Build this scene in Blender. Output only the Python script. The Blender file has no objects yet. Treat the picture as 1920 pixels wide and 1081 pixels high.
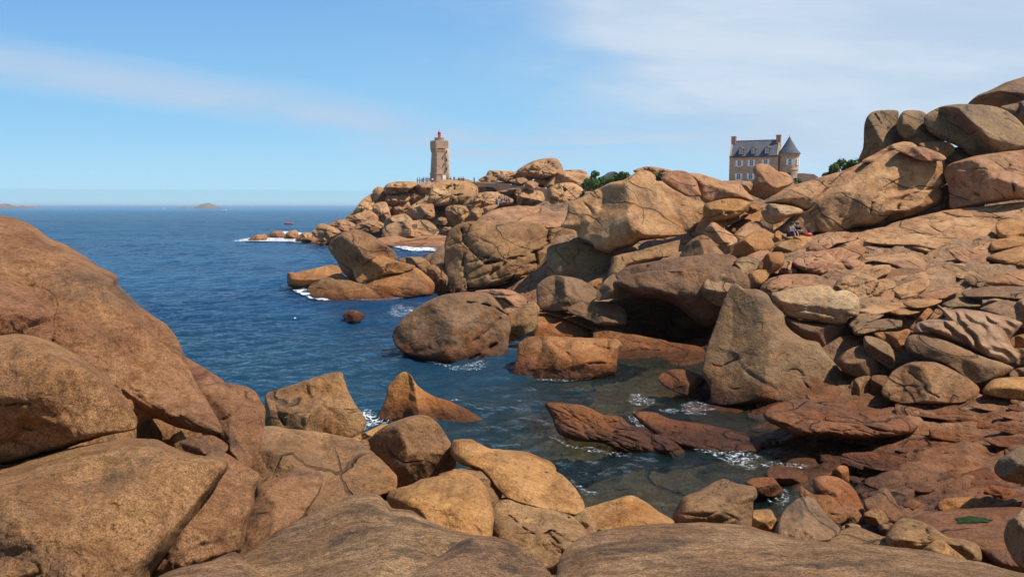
import bpy, math, random
import numpy as np
PI = math.pi
# ---------------------------------------------------------------- camera
FPX = 1493.3; HCAM = 7.0; PITCH = math.atan((540.5-388.0)/FPX)
scene = bpy.context.scene
cam_d = bpy.data.cameras.new("camera"); cam = bpy.data.objects.new("camera", cam_d)
scene.collection.objects.link(cam); scene.camera = cam
cam_d.sensor_width = 36; cam_d.lens = FPX*36/1920
cam_d.clip_start = 0.05; cam_d.clip_end = 90000
cam.location = (0, 0, HCAM); cam.rotation_euler = (PI/2-PITCH, 0, 0)
scene.render.resolution_x = 1024; scene.render.resolution_y = 576
# ---------------------------------------------------------------- light
SUN_EL = math.radians(57); SUN_AZ = math.radians(100)     # azimuth clockwise from +Y (view direction)
SUN_DIR = (math.sin(SUN_AZ)*math.cos(SUN_EL), math.cos(SUN_AZ)*math.cos(SUN_EL), math.sin(SUN_EL))
sun_d = bpy.data.lights.new("sun", 'SUN'); sun = bpy.data.objects.new("sun", sun_d)
scene.collection.objects.link(sun)
sun_d.energy = 5.0; sun_d.angle = math.radians(0.5); sun_d.color = (1.0, 0.93, 0.83)
from mathutils import Vector
sun.rotation_euler = Vector(SUN_DIR).to_track_quat('Z', 'Y').to_euler()
scene.view_settings.view_transform = 'Standard'; scene.view_settings.look = 'None'
scene.view_settings.exposure = 0.13; scene.view_settings.gamma = 1

class NT:
    """small helper for node trees"""
    def __init__(s, tree): s.t = tree; s.n = tree.nodes; s.l = tree.links
    def add(s, kind, **kw):
        nd = s.n.new(kind)
        ins = kw.pop('ins', {})
        for k, v in kw.items(): setattr(nd, k, v)
        for k, v in ins.items(): s.set(nd, k, v)
        return nd
    def set(s, nd, k, v):
        if isinstance(v, bpy.types.NodeSocket): s.l.new(v, nd.inputs[k])
        elif isinstance(v, bpy.types.Node): s.l.new(v.outputs[0], nd.inputs[k])
        else: nd.inputs[k].default_value = v
    def math(s, op, a, b=0.0, c=None, clamp=False):
        nd = s.n.new('ShaderNodeMath'); nd.operation = op; nd.use_clamp = clamp
        s.set(nd, 0, a); s.set(nd, 1, b)
        if c is not None: s.set(nd, 2, c)
        return nd.outputs[0]
    def vmul(s, v, w):
        nd = s.n.new('ShaderNodeVectorMath'); nd.operation = 'MULTIPLY'
        s.set(nd, 0, v); nd.inputs[1].default_value = w; return nd.outputs[0]
    def noise(s, vec, scale, detail=4, rough=0.55, dist=0.0):
        nd = s.add('ShaderNodeTexNoise'); s.set(nd, 'Vector', vec)
        nd.inputs['Scale'].default_value = scale; nd.inputs['Detail'].default_value = detail
        nd.inputs['Roughness'].default_value = rough; nd.inputs['Distortion'].default_value = dist
        return nd.outputs[0]
    def step(s, x, a, b, lo=0.0, hi=1.0):
        nd = s.add('ShaderNodeMapRange', interpolation_type='SMOOTHSTEP')
        s.set(nd, 0, x); nd.inputs[1].default_value = a; nd.inputs[2].default_value = b
        nd.inputs[3].default_value = lo; nd.inputs[4].default_value = hi; return nd.outputs[0]
    def mix(s, f, a, b, mode='MIX'):
        nd = s.n.new('ShaderNodeMix'); nd.data_type = 'RGBA'; nd.blend_type = mode
        s.set(nd, 0, f); s.set(nd, 6, a); s.set(nd, 7, b); return nd.outputs[2]

def c4(r, g, b): return (r, g, b, 1.0)
# ---------------------------------------------------------------- world: blue sky, thin cloud thickening to the right, fog bank on the horizon
world = bpy.data.worlds.new("World"); scene.world = world; world.use_nodes = True
w = NT(world.node_tree); w.n.clear()
out = w.add('ShaderNodeOutputWorld'); bg = w.add('ShaderNodeBackground'); w.l.new(bg.outputs[0], out.inputs[0])
sky = w.add('ShaderNodeTexSky', sky_type='NISHITA', sun_disc=False)
sky.sun_elevation = SUN_EL; sky.sun_rotation = SUN_AZ; sky.altitude = 0; sky.air_density = 1.0; sky.dust_density = 0.5; sky.ozone_density = 2.2
geo = w.add('ShaderNodeTexCoord')
sep = w.add('ShaderNodeSeparateXYZ', ins={0: geo.outputs['Generated']})
X, Y, Z = sep.outputs
Ys = w.math('MAXIMUM', w.math('ABSOLUTE', Y), 0.05)
su = w.math('DIVIDE', X, Ys); sv = w.math('DIVIDE', Z, Ys)          # direction plane coordinates of the sky in front and behind
def cloudvec(kx, ky, sh):
    u = w.math('MULTIPLY_ADD', su, kx, w.math('MULTIPLY', sv, sh)); v = w.math('MULTIPLY', sv, ky)
    return w.add('ShaderNodeCombineXYZ', ins={0: u, 1: v}).outputs[0]
n1 = w.noise(cloudvec(1.6, 6.0, 2.0), 1.6, 7, 0.58, 0.5)
n2 = w.noise(cloudvec(2.4, 14.0, 2.0), 1.3, 6, 0.6, 0.3)
n3 = w.noise(cloudvec(3.0, 26.0, -3.0), 1.2, 5, 0.55, 0.3)
# cover on the right: grows with u and with height
rt = w.math('ADD', w.step(w.math('ADD', w.math('MULTIPLY_ADD', n1, 0.45, su), w.math('MULTIPLY_ADD', sv, 0.9, -0.46)), -0.38, 0.45), w.math('MULTIPLY', w.step(sv, 0.02, 0.2), w.step(su, -.05, .3)))
c_right = w.math('MULTIPLY', rt, w.step(w.math('ADD', n1, w.math('MULTIPLY', rt, 0.25)), 0.22, 0.95))
c_right = w.math('MULTIPLY', c_right, w.step(sv, -0.03, 0.11, 0.45, 1.0))
# long streak upper left, falling to the right
axis = w.math('ADD', sv, w.math('MULTIPLY_ADD', su, 0.16, -0.079))
st = w.math('MULTIPLY', w.step(w.math('ABSOLUTE', w.math('ADD', axis, w.math('MULTIPLY_ADD', n2, 0.05, -0.025))), 0.040, 0.0), w.step(su, 0.0, -0.22))
c_left = w.math('MULTIPLY', st, w.step(n2, 0.28, 0.60, 0.2, 0.80))
# low thin streaks near the lighthouse
lowm = w.math('MULTIPLY', w.step(w.math('ABSOLUTE', w.math('ADD', sv, -0.078)), 0.035, 0.0), w.step(su, -0.25, -0.05))
c_low = w.math('MULTIPLY', lowm, w.step(n3, 0.40, 0.56, 0.0, 0.9))
cov = w.math('MAXIMUM', w.math('MAXIMUM', c_right, c_left), c_low)
cov = w.math('MINIMUM', cov, 0.84)
n4 = w.noise(cloudvec(1.2, 7.0, 1.5), 2.3, 5, 0.6, 0.2)
ccol = w.mix(w.step(n4, 0.3, 0.72), c4(5.0, 6.1, 7.5), c4(6.6, 7.3, 8.1))
ccol = w.mix(w.math('MULTIPLY', w.step(w.math('MAXIMUM', c_low, c_left), 0.0, 0.4), w.step(su, 0.3, 0.0)), ccol, c4(4.7, 5.9, 7.5))
skyn = w.mix(1.0, sky.outputs[0], c4(0.80, 0.90, 1.0), 'MULTIPLY')
low = w.step(sv, 0.75, 0.32)                                   # lower sky; overhead it stays a deep clear blue
g_ = w.mix(w.step(sv, 0.0, 0.12), c4(4.4, 7.2, 9.1), c4(2.9, 5.9, 8.7))
g_ = w.mix(w.step(sv, 0.07, 0.30), g_, c4(1.75, 4.15, 7.7))
skyc = w.mix(w.math('MULTIPLY', low, 0.9), skyn, g_)
cov = w.math('MULTIPLY', cov, low)
col = w.mix(cov, skyc, ccol)
# fog bank: low, faint, sharp upper edge, pale blue white
edge = w.math('ADD', 0.0185, w.math('MULTIPLY_ADD', su, -0.006, w.math('MULTIPLY', w.noise(cloudvec(8.0, 0.0, 0.0), 1.0, 3), 0.003)))
fog = w.math('MULTIPLY', w.step(w.math('SUBTRACT', edge, sv), 0.0, 0.0016), 0.6)
fcol = w.mix(w.step(sv, 0.002, 0.017), c4(5.1, 6.9, 8.2), c4(3.7, 6.1, 7.6))
col = w.mix(fog, col, fcol)
w.set(bg, 0, col); bg.inputs[1].default_value = 0.10

# ---------------------------------------------------------------- numpy noise
def _hash(ix, iy, iz):
    h = (ix.astype(np.int64)*374761393 + iy.astype(np.int64)*668265263 + iz.astype(np.int64)*2147483647) & 0xFFFFFFFF
    h = ((h ^ (h >> 13))*1274126177) & 0xFFFFFFFF
    return ((h ^ (h >> 16)) & 0xFFFFFF)/float(0xFFFFFF)
def vnoise(p):
    i = np.floor(p); f = p-i; i = i.astype(np.int64); f = f*f*f*(f*(f*6-15)+10)
    r = 0
    for dx in (0, 1):
        wx = f[:, 0] if dx else 1-f[:, 0]
        for dy in (0, 1):
            wy = f[:, 1] if dy else 1-f[:, 1]
            for dz in (0, 1):
                wz = f[:, 2] if dz else 1-f[:, 2]
                r = r + _hash(i[:, 0]+dx, i[:, 1]+dy, i[:, 2]+dz)*wx*wy*wz
    return r*2-1
def fbm(p, oct=4, gain=0.5):
    a = 1.0; s = 0; t = 0
    for k in range(oct):
        s = s+a*vnoise(p*(2.03**k)+17.3*k); t += a; a *= gain
    return s/t
def voro(p):
    """2-D cellular noise: (f1, f2, id)"""
    i = np.floor(p).astype(np.int64); f1 = np.full(len(p), 9.0); f2 = np.full(len(p), 9.0); idn = np.zeros(len(p)); off = np.zeros((len(p), 2))
    z = np.zeros(len(p), np.int64)
    for dx in (-1, 0, 1):
        for dy in (-1, 0, 1):
            cx = i[:, 0]+dx; cy = i[:, 1]+dy
            px = cx+0.1+0.8*_hash(cx, cy, z+1); py = cy+0.1+0.8*_hash(cx, cy, z+2)
            d = np.hypot(px-p[:, 0], py-p[:, 1]); h = _hash(cx, cy, z+3)
            m = d < f1
            f2 = np.where(m, f1, np.minimum(f2, d)); idn = np.where(m, h, idn)
            off[m, 0] = (p[:, 0]-px)[m]; off[m, 1] = (p[:, 1]-py)[m]
            f1 = np.where(m, d, f1)
    return f1, f2, idn, off
def smin(arrs, k):
    a = np.stack(arrs); m = a.min(0)
    return m-k*np.log(np.exp(-(a-m)/k).sum(0))

# ---------------------------------------------------------------- object helpers
COL = scene.collection
def mesh_obj(name, V, F, mat, smooth=True, loc=(0, 0, 0), parent=None):
    """V (n,3) array, F list of index arrays grouped by size: [(k,4),(k,3)]"""
    V = np.asarray(V, np.float32)-np.asarray(loc, np.float32)
    me = bpy.data.meshes.new(name)
    me.vertices.add(len(V)); me.vertices.foreach_set('co', V.ravel())
    sizes = []; idx = []
    for f in F:
        f = np.asarray(f, np.int32)
        if len(f): sizes.append(np.full(len(f), f.shape[1], np.int32)); idx.append(f.ravel())
    sizes = np.concatenate(sizes); idx = np.concatenate(idx)
    me.loops.add(len(idx)); me.loops.foreach_set('vertex_index', idx)
    me.polygons.add(len(sizes)); st = np.concatenate([[0], np.cumsum(sizes)[:-1]]).astype(np.int32)
    me.polygons.foreach_set('loop_start', st)
    me.polygons.foreach_set('use_smooth', np.full(len(sizes), smooth))
    me.update(calc_edges=True); me.validate()
    if mat: me.materials.append(mat)
    o = bpy.data.objects.new(name, me); COL.objects.link(o); o.location = loc
    if parent: o.parent = parent
    return o
def tag(o, label=None, cat=None, group=None, kind=None):
    if label: o['label'] = label
    if cat: o['category'] = cat
    if group: o['group'] = group
    if kind: o['kind'] = kind
    return o
def empty(name, loc, rz=0):
    o = bpy.data.objects.new(name, None); COL.objects.link(o); o.location = loc; o.rotation_euler = (0, 0, rz); return o
CP, SP = math.cos(PITCH), math.sin(PITCH)
def unproj(px, py, D):
    """photo pixel + distance along the view's ground direction -> world point"""
    px = np.asarray(px, float); py = np.asarray(py, float); D = np.asarray(D, float)
    x = (px-960)/FPX; yc = (540.5-py)/FPX
    dy = CP+yc*SP; dz = -SP+yc*CP
    return np.stack([x/dy*D, D+0*x, HCAM+dz/dy*D], -1)
def pt(px, py, D): return tuple(float(v) for v in unproj(px, py, D))
def waterD(py):
    yc = (540.5-py)/FPX; dy = CP+yc*SP; dz = -SP+yc*CP
    return HCAM/(-dz)*dy
# ---------------------------------------------------------------- materials
def principled(name):
    m = bpy.data.materials.new(name); m.use_nodes = True; t = NT(m.node_tree)
    return m, t, m.node_tree.nodes['Principled BSDF']
def granite(name, scale, base, light, dark, stain=0.35, lichen=0.35, grain=1.0, bump=1.0, wet=True, grey=0.3, lth=0.76, joint=0.0):
    m, t, b = principled(name)
    pos = t.add('ShaderNodeNewGeometry').outputs['Position']
    oi = t.add('ShaderNodeObjectInfo').outputs['Random']
    n1 = t.noise(pos, 0.35*scale, 6, 0.6, 0.6)
    n2 = t.noise(pos, 1.1*scale, 8, 0.66, 0.3)
    n3 = t.noise(t.vmul(pos, (1, 1, 1.7)), 0.6*scale, 5, 0.6, 1.0)
    n4 = t.noise(pos, 5.0*scale, 6, 0.75)
    n5 = t.noise(pos, 19.0*scale, 3, 0.75)
    nl = t.noise(pos, 0.22*scale, 4, 0.6, 0.8)
    c = t.mix(t.step(n1, 0.35, 0.66), base, light)
    c = t.mix(t.math('MULTIPLY', t.step(n2, 0.52, 0.30), 0.55), c, dark)
    c = t.mix(t.math('MULTIPLY', t.step(n3, 0.52, 0.68), stain), c, c4(0.32, 0.140, 0.040))
    c = t.mix(t.math('MULTIPLY', t.step(nl, 0.48, 0.66), grey), c, c4(0.165, 0.110, 0.070))
    # dark lichen / algae crust in ragged patches
    lp = t.math('MULTIPLY', t.step(t.math('ADD', t.math('MULTIPLY', nl, 0.8), t.math('MULTIPLY', n2, 0.6)), lth, lth+0.10), t.step(n4, 0.35, 0.6))
    c = t.mix(t.math('MULTIPLY', lp, lichen), c, c4(0.030, 0.024, 0.017))
    # dark weathering streaks running down the faces, pale scoured scars
    ns = t.noise(t.vmul(pos, (1.7, 1.7, 0.40)), 0.8*scale, 6, 0.62, 0.5)
    c = t.mix(t.math('MULTIPLY', t.step(ns, 0.52, 0.66), 0.50), c, c4(0.50, 0.44, 0.40), 'MULTIPLY')
    nq = t.noise(t.vmul(pos, (1, 1, 1.5)), 0.5*scale, 7, 0.7, 1.4)
    c = t.mix(t.math('MULTIPLY', t.step(nq, 0.57, 0.66), 0.40), c, c4(1.45, 1.40, 1.32), 'MULTIPLY')
    # joint sets: thin, gently wandering cracks that run on from rock to rock
    jm = None
    if joint:
        jw = t.noise(pos, 0.26*scale, 2.5, 0.4); jk = t.noise(pos, 0.45*scale, 3, 0.5)
        for q_, (nv, sp_) in enumerate((((0.30, -0.28, 0.91), 1.25), ((0.86, 0.45, -0.22), 2.6))):
            dt = t.add('ShaderNodeVectorMath', operation='DOT_PRODUCT'); t.set(dt, 0, pos); dt.inputs[1].default_value = nv
            ph = t.math('FRACT', t.math('ADD', t.math('MULTIPLY', dt.outputs['Value'], scale/sp_), t.math('MULTIPLY', jw, 2.4)))
            dd = t.math('ABSOLUTE', t.math('SUBTRACT', ph, 0.5))
            ln_ = t.math('MULTIPLY', t.step(dd, 0.040/sp_, 0.008), t.step(jk, 0.44+0.05*q_, 0.54+0.05*q_))
            jm = ln_ if jm is None else t.math('MAXIMUM', jm, ln_)
        c = t.mix(t.math('MULTIPLY', jm, joint), c, c4(0.035, 0.024, 0.016))
    # crystals
    g = t.math('MULTIPLY_ADD', t.math('SUBTRACT', n4, 0.5), 0.7*grain, t.math('MULTIPLY', t.math('SUBTRACT', n5, 0.5), 1.1*grain))
    v = t.math('MULTIPLY', t.math('MINIMUM', t.math('MAXIMUM', t.math('ADD', 1.0, g), 0.25), 1.9), t.math('MULTIPLY_ADD', oi, 0.24, 0.88))
    hs = t.add('ShaderNodeHueSaturation', ins={'Hue': t.math('MULTIPLY_ADD', oi, 0.014, 0.490), 'Saturation': t.math('MULTIPLY_ADD', n2, -0.25, 1.15), 'Value': v, 'Color': c})
    c = hs.outputs[0]
    rough = 0.82
    if wet:
        z = t.add('ShaderNodeSeparateXYZ', ins={0: pos}).outputs[2]
        wz = t.math('ADD', z, t.math('MULTIPLY_ADD', n3, -2.2, 0.9))
        wm = t.step(wz, 1.3, 0.25)
        c = t.mix(t.math('MULTIPLY', wm, 0.85), c, c4(0.72, 0.50, 0.36), 'MULTIPLY')
        wz2 = t.math('MULTIPLY', t.step(z, -.45, -.05), t.step(t.math('ADD', z, t.math('MULTIPLY_ADD', n2, -0.9, 0.45)), 0.62, 0.22))
        c = t.mix(wz2, c, c4(0.40, 0.36, 0.30), 'MULTIPLY')
        rough = t.math('MULTIPLY_ADD', wz2, -0.42, 0.82)
    t.set(b, 'Base Color', c); t.set(b, 'Roughness', rough)
    b.inputs['Specular IOR Level'].default_value = 0.25
    # relief
    h1 = t.noise(pos, 2.2*scale, 9, 0.62, 0.2)
    vn = t.add('ShaderNodeTexVoronoi', feature='DISTANCE_TO_EDGE'); 
    warp = t.add('ShaderNodeVectorMath', operation='ADD'); t.set(warp, 0, t.vmul(pos, (1, 1, 2.2)))
    nzc = t.add('ShaderNodeTexNoise'); t.set(nzc, 'Vector', pos); nzc.inputs['Scale'].default_value = 0.9*scale; nzc.inputs['Detail'].default_value = 4
    t.l.new(t.vmul(nzc.outputs[1], (1.6/scale,)*3), warp.inputs[1])
    t.set(vn, 'Vector', warp.outputs[0]); vn.inputs['Scale'].default_value = 0.5*scale
    ck = t.step(vn.outputs[0], 0.0, 0.022)
    ckm = t.mix(t.math('MULTIPLY', t.step(nl, 0.50, 0.66), t.step(n3, 0.40, 0.56)), c4(1, 1, 1), ck)
    b1 = t.add('ShaderNodeBump', ins={'Strength': 0.75*bump, 'Distance': 0.22/scale, 'Height': h1})
    b2 = t.add('ShaderNodeBump', ins={'Strength': 0.6*bump, 'Distance': 0.06/scale, 'Height': t.math('MULTIPLY_ADD', n5, 0.5, n4), 'Normal': b1.outputs[0]})
    b3 = t.add('ShaderNodeBump', ins={'Strength': 0.55, 'Distance': 0.10/scale, 'Height': ckm, 'Normal': b2.outputs[0]})
    pit = t.step(t.noise(t.vmul(pos, (1, 1, 2.6)), 4.2*scale, 3, 0.6), 0.38, 0.30)
    b4 = t.add('ShaderNodeBump', ins={'Strength': 0.8, 'Distance': 0.05/scale, 'Height': t.math('SUBTRACT', 1.0, pit), 'Normal': b3.outputs[0]})
    if joint:
        b5 = t.add('ShaderNodeBump', ins={'Strength': 1.0, 'Distance': 0.14/scale, 'Height': t.math('SUBTRACT', 1.0, jm), 'Normal': b4.outputs[0]}); b4 = b5
    t.set(b, 'Normal', b4.outputs[0])
    return m
PB, PL, PD = c4(0.367, 0.186, 0.087), c4(0.489, 0.276, 0.134), c4(0.165, 0.080, 0.040)
MAT = {
 'n': granite('near_granite', 3.0, c4(0.246, 0.118, 0.052), c4(0.363, 0.190, 0.084), c4(0.110, 0.053, 0.027), 0.2, 0.6, 3.0, 2.0),
 'N': granite('near_lichen_granite', 3.4, c4(0.275, 0.154, 0.073), c4(0.470, 0.290, 0.145), c4(0.094, 0.060, 0.035), 0.35, 0.85, 4.6, 2.4, lth=0.74),
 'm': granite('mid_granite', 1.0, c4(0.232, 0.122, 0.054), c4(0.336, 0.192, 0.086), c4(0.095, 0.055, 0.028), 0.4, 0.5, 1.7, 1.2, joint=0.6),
 'g': granite('grey_granite', 1.0, c4(0.202, 0.116, 0.057), c4(0.293, 0.179, 0.088), c4(0.095, 0.058, 0.030), 0.25, 0.5, 1.6, 1.1, grey=0.45, joint=0.5),
 'p': granite('pink_granite', 0.8, PB, PL, PD, 0.4, 0.4, 1.0, 1.2, joint=0.65),
 'o': granite('orange_granite', 1.0, c4(0.324, 0.150, 0.052), c4(0.440, 0.227, 0.087), c4(0.116, 0.058, 0.026), 0.6, 0.4, 1.5, 1.2, joint=0.0),
 't': granite('tidal_granite', 1.4, c4(0.208, 0.091, 0.036), c4(0.287, 0.138, 0.059), c4(0.075, 0.036, 0.020), 0.6, 0.5, 1.9, 1.5, joint=0.7),
 'w': granite('pale_granite', 1.0, c4(0.367, 0.227, 0.120), c4(0.513, 0.342, 0.194), c4(0.159, 0.093, 0.048), 0.2, 0.3, 1.0, 1.1, grey=0.25, joint=0.0),
 'd': granite('shade_dark_weathered_granite', 1.0, c4(0.175, 0.098, 0.050), c4(0.245, 0.146, 0.076), c4(0.088, 0.050, 0.028), 0.5, 0.45, 1.5, 1.1, grey=0.25),  # dark stain, plus the dim light on these faces put into the colour
 'f': granite('far_granite', 0.28, c4(0.391, 0.211, 0.099), c4(0.526, 0.310, 0.155), c4(0.159, 0.080, 0.040), 0.4, 0.4, 0.8, 1.3, grey=0.3, joint=0.7),
}
def plain(name, col, rough=0.7, var=0.12, sc=2.0, metallic=0.0, spec=0.4):
    m, t, b = principled(name)
    tc = t.add('ShaderNodeTexCoord').outputs['Object']
    n = t.noise(tc, sc, 5, 0.6)
    c = t.mix(1.0, c4(*col), t.add('ShaderNodeCombineColor', ins={0: t.math('MULTIPLY_ADD', n, var*2, 1-var), 1: t.math('MULTIPLY_ADD', n, var*2, 1-var), 2: t.math('MULTIPLY_ADD', n, var*2, 1-var)}).outputs[0], 'MULTIPLY')
    t.set(b, 'Base Color', c); b.inputs['Roughness'].default_value = rough; b.inputs['Metallic'].default_value = metallic
    b.inputs['Specular IOR Level'].default_value = spec
    return m
def masonry(name, col, mortar, bw, bh):
    m, t, b = principled(name)
    tc = t.add('ShaderNodeTexCoord').outputs['Object']
    s = t.add('ShaderNodeSeparateXYZ', ins={0: tc})
    v = t.add('ShaderNodeCombineXYZ', ins={0: t.math('ADD', s.outputs[0], s.outputs[1]), 1: s.outputs[2]})
    br = t.add('ShaderNodeTexBrick', ins={'Vector': v, 'Scale': 1.0, 'Color1': c4(*col), 'Color2': c4(*[k*0.78 for k in col]), 'Mortar': c4(*mortar), 'Mortar Size': 0.025, 'Brick Width': bw, 'Row Height': bh})
    n = t.noise(tc, 0.5, 6, 0.6)
    c = t.mix(t.step(n, 0.3, 0.7), t.mix(1.0, br.outputs[0], c4(0.78, 0.76, 0.74), 'MULTIPLY'), br.outputs[0])
    t.set(b, 'Base Color', c); b.inputs['Roughness'].default_value = 0.85
    bp = t.add('ShaderNodeBump', ins={'Strength': 0.4, 'Distance': 0.03, 'Height': br.outputs[1]}); bp.invert = True
    t.set(b, 'Normal', bp.outputs[0]); return m
def foliage(name, a, bcol):
    m, t, b = principled(name)
    pos = t.add('ShaderNodeNewGeometry').outputs['Position']
    n = t.noise(pos, 0.7, 5, 0.7); n2 = t.noise(pos, 6.0, 2, 0.6)
    c = t.mix(t.step(t.math('MULTIPLY_ADD', n2, 0.4, t.math('MULTIPLY', n, 0.6)), 0.35, 0.65), c4(*a), c4(*bcol))
    t.set(b, 'Base Color', c); b.inputs['Roughness'].default_value = 0.6; b.inputs['Specular IOR Level'].default_value = 0.2
    return m
MAT_wall = masonry('pink_stone_masonry', (0.60, 0.42, 0.275), (0.58, 0.45, 0.33), 0.7, 0.32)
MAT_tower = masonry('tower_ashlar', (0.60, 0.38, 0.23), (0.40, 0.29, 0.20), 1.0, 0.5)
MAT_trim = plain('dressed_granite', (0.46, 0.33, 0.22), 0.8)
MAT_slate = masonry('blue_slate', (0.13, 0.15, 0.18), (0.08, 0.09, 0.11), 0.35, 0.22)
MAT_white = plain('white_paint', (0.86, 0.86, 0.84), 0.5, 0.02)
MAT_glass = plain('window_glass', (0.05, 0.06, 0.075), 0.08, 0.05, spec=0.7)
MAT_brick = plain('chimney_brick', (0.42, 0.22, 0.14), 0.85)
MAT_red = plain('red_paint', (0.50, 0.04, 0.05), 0.4)
MAT_dark = plain('dark_recess_paint', (0.03, 0.028, 0.026), 0.8)
MAT_green = foliage('shrub_leaves', (0.045, 0.085, 0.020), (0.110, 0.170, 0.042))
MAT_bark = plain('shrub_bark', (0.12, 0.085, 0.06), 0.9)
MAT_skin = plain('skin', (0.52, 0.33, 0.24), 0.55, 0.04)
MAT_hair = plain('dark_hair', (0.035, 0.024, 0.018), 0.6)
CLOTH = {k: plain(k+'_cloth', v, 0.85, 0.08) for k, v in dict(red=(0.50, 0.035, 0.045), white=(0.75, 0.75, 0.74), black=(0.025, 0.025, 0.03), navy=(0.03, 0.045, 0.11), blue=(0.08, 0.17, 0.38), grey=(0.22, 0.22, 0.23), pink=(0.62, 0.22, 0.27), beige=(0.45, 0.36, 0.25), green=(0.07, 0.15, 0.08)).items()}
# ---------------------------------------------------------------- boulders
ZONE = {'F': (0, 0, 1), 'Z1': (0, 380, 3.088), 'Z2': (0, 700, 2.838), 'Z3': (440, 660, 2.568), 'Z4': (860, 660, 2.568), 'Z5': (1360, 700, 2.838),
        'Z6': (720, 490, 3.487), 'Z7': (1200, 440, 3.18), 'Z8': (1480, 360, 2.702), 'A': (430, 290, 3.604), 'B': (860, 290, 3.379),
        'C': (1280, 290, 4.9125), 'D': (1560, 120, 3.603), 'L': (720, 220, 5.407)}
def parse(zone, s):
    ox, oy, k = ZONE[zone]
    P = np.array([[float(v) for v in q.split(',')] for q in s.split()])
    return P/k+np.array([ox, oy])
def resample(P, n, closed=True):
    """Catmull-Rom through the points, then uniform arc length"""
    m = len(P); segs = m if closed else m-1; out = []
    for i in range(segs):
        p0, p1, p2, p3 = [P[(i+k) % m] if closed else P[min(max(i+k, 0), m-1)] for k in (-1, 0, 1, 2)]
        t = np.linspace(0, 1, 16, endpoint=False)[:, None]
        # tension slightly raised so corners stay crisp
        m1 = (p2-p0)*0.40; m2 = (p3-p1)*0.40
        L = np.linalg.norm(p2-p1)+1e-6
        m1 *= min(1, L/(np.linalg.norm(m1)+1e-6)*1.0); m2 *= min(1, L/(np.linalg.norm(m2)+1e-6)*1.0)
        out.append((2*t**3-3*t**2+1)*p1+(t**3-2*t**2+t)*m1+(-2*t**3+3*t**2)*p2+(t**3-t**2)*m2)
    Q = np.concatenate(out)
    if closed: Q = np.concatenate([Q, Q[:1]])
    else: Q = np.concatenate([Q, P[-1:]])
    d = np.concatenate([[0], np.cumsum(np.linalg.norm(np.diff(Q, axis=0), axis=1))])
    s = np.linspace(0, d[-1], n, endpoint=not closed)
    return np.stack([np.interp(s, d, Q[:, 0]), np.interp(s, d, Q[:, 1])], 1)
def star_centre(B):
    lo, hi = B.min(0), B.max(0); best = None
    e = np.roll(B, -1, 0)-B; el = np.linalg.norm(e, axis=1)+1e-9
    area = 0.5*np.sum(B[:, 0]*np.roll(B[:, 1], -1)-B[:, 1]*np.roll(B[:, 0], -1)); sg = 1 if area > 0 else -1
    cen = B.mean(0)
    for a in np.linspace(0.12, 0.88, 17):
        for b in np.linspace(0.12, 0.88, 17):
            c = lo+(hi-lo)*np.array([a, b]); r = B-c; rl = np.linalg.norm(r, axis=1)+1e-9
            cr = sg*(r[:, 0]*e[:, 1]-r[:, 1]*e[:, 0])/(rl*el)
            sc = min(np.percentile(cr, 3), 0.35)+0.6*min(rl.min()/np.sqrt(abs(area)), 0.5)-0.25*np.linalg.norm(c-cen)/np.sqrt(abs(area))
            if best is None or sc > best[0]: best = (sc, c)
    return best[1], abs(area)
def seg_dist(P, L):
    """distance of points to polyline L and parameter"""
    d = np.full(len(P), 1e9)
    for a, b in zip(L[:-1], L[1:]):
        ab = b-a; t = np.clip(((P-a)@ab)/(ab@ab+1e-9), 0, 1)
        d = np.minimum(d, np.linalg.norm(P-(a+t[:, None]*ab), axis=1))
    return d
ROCKN = [0]
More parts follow.
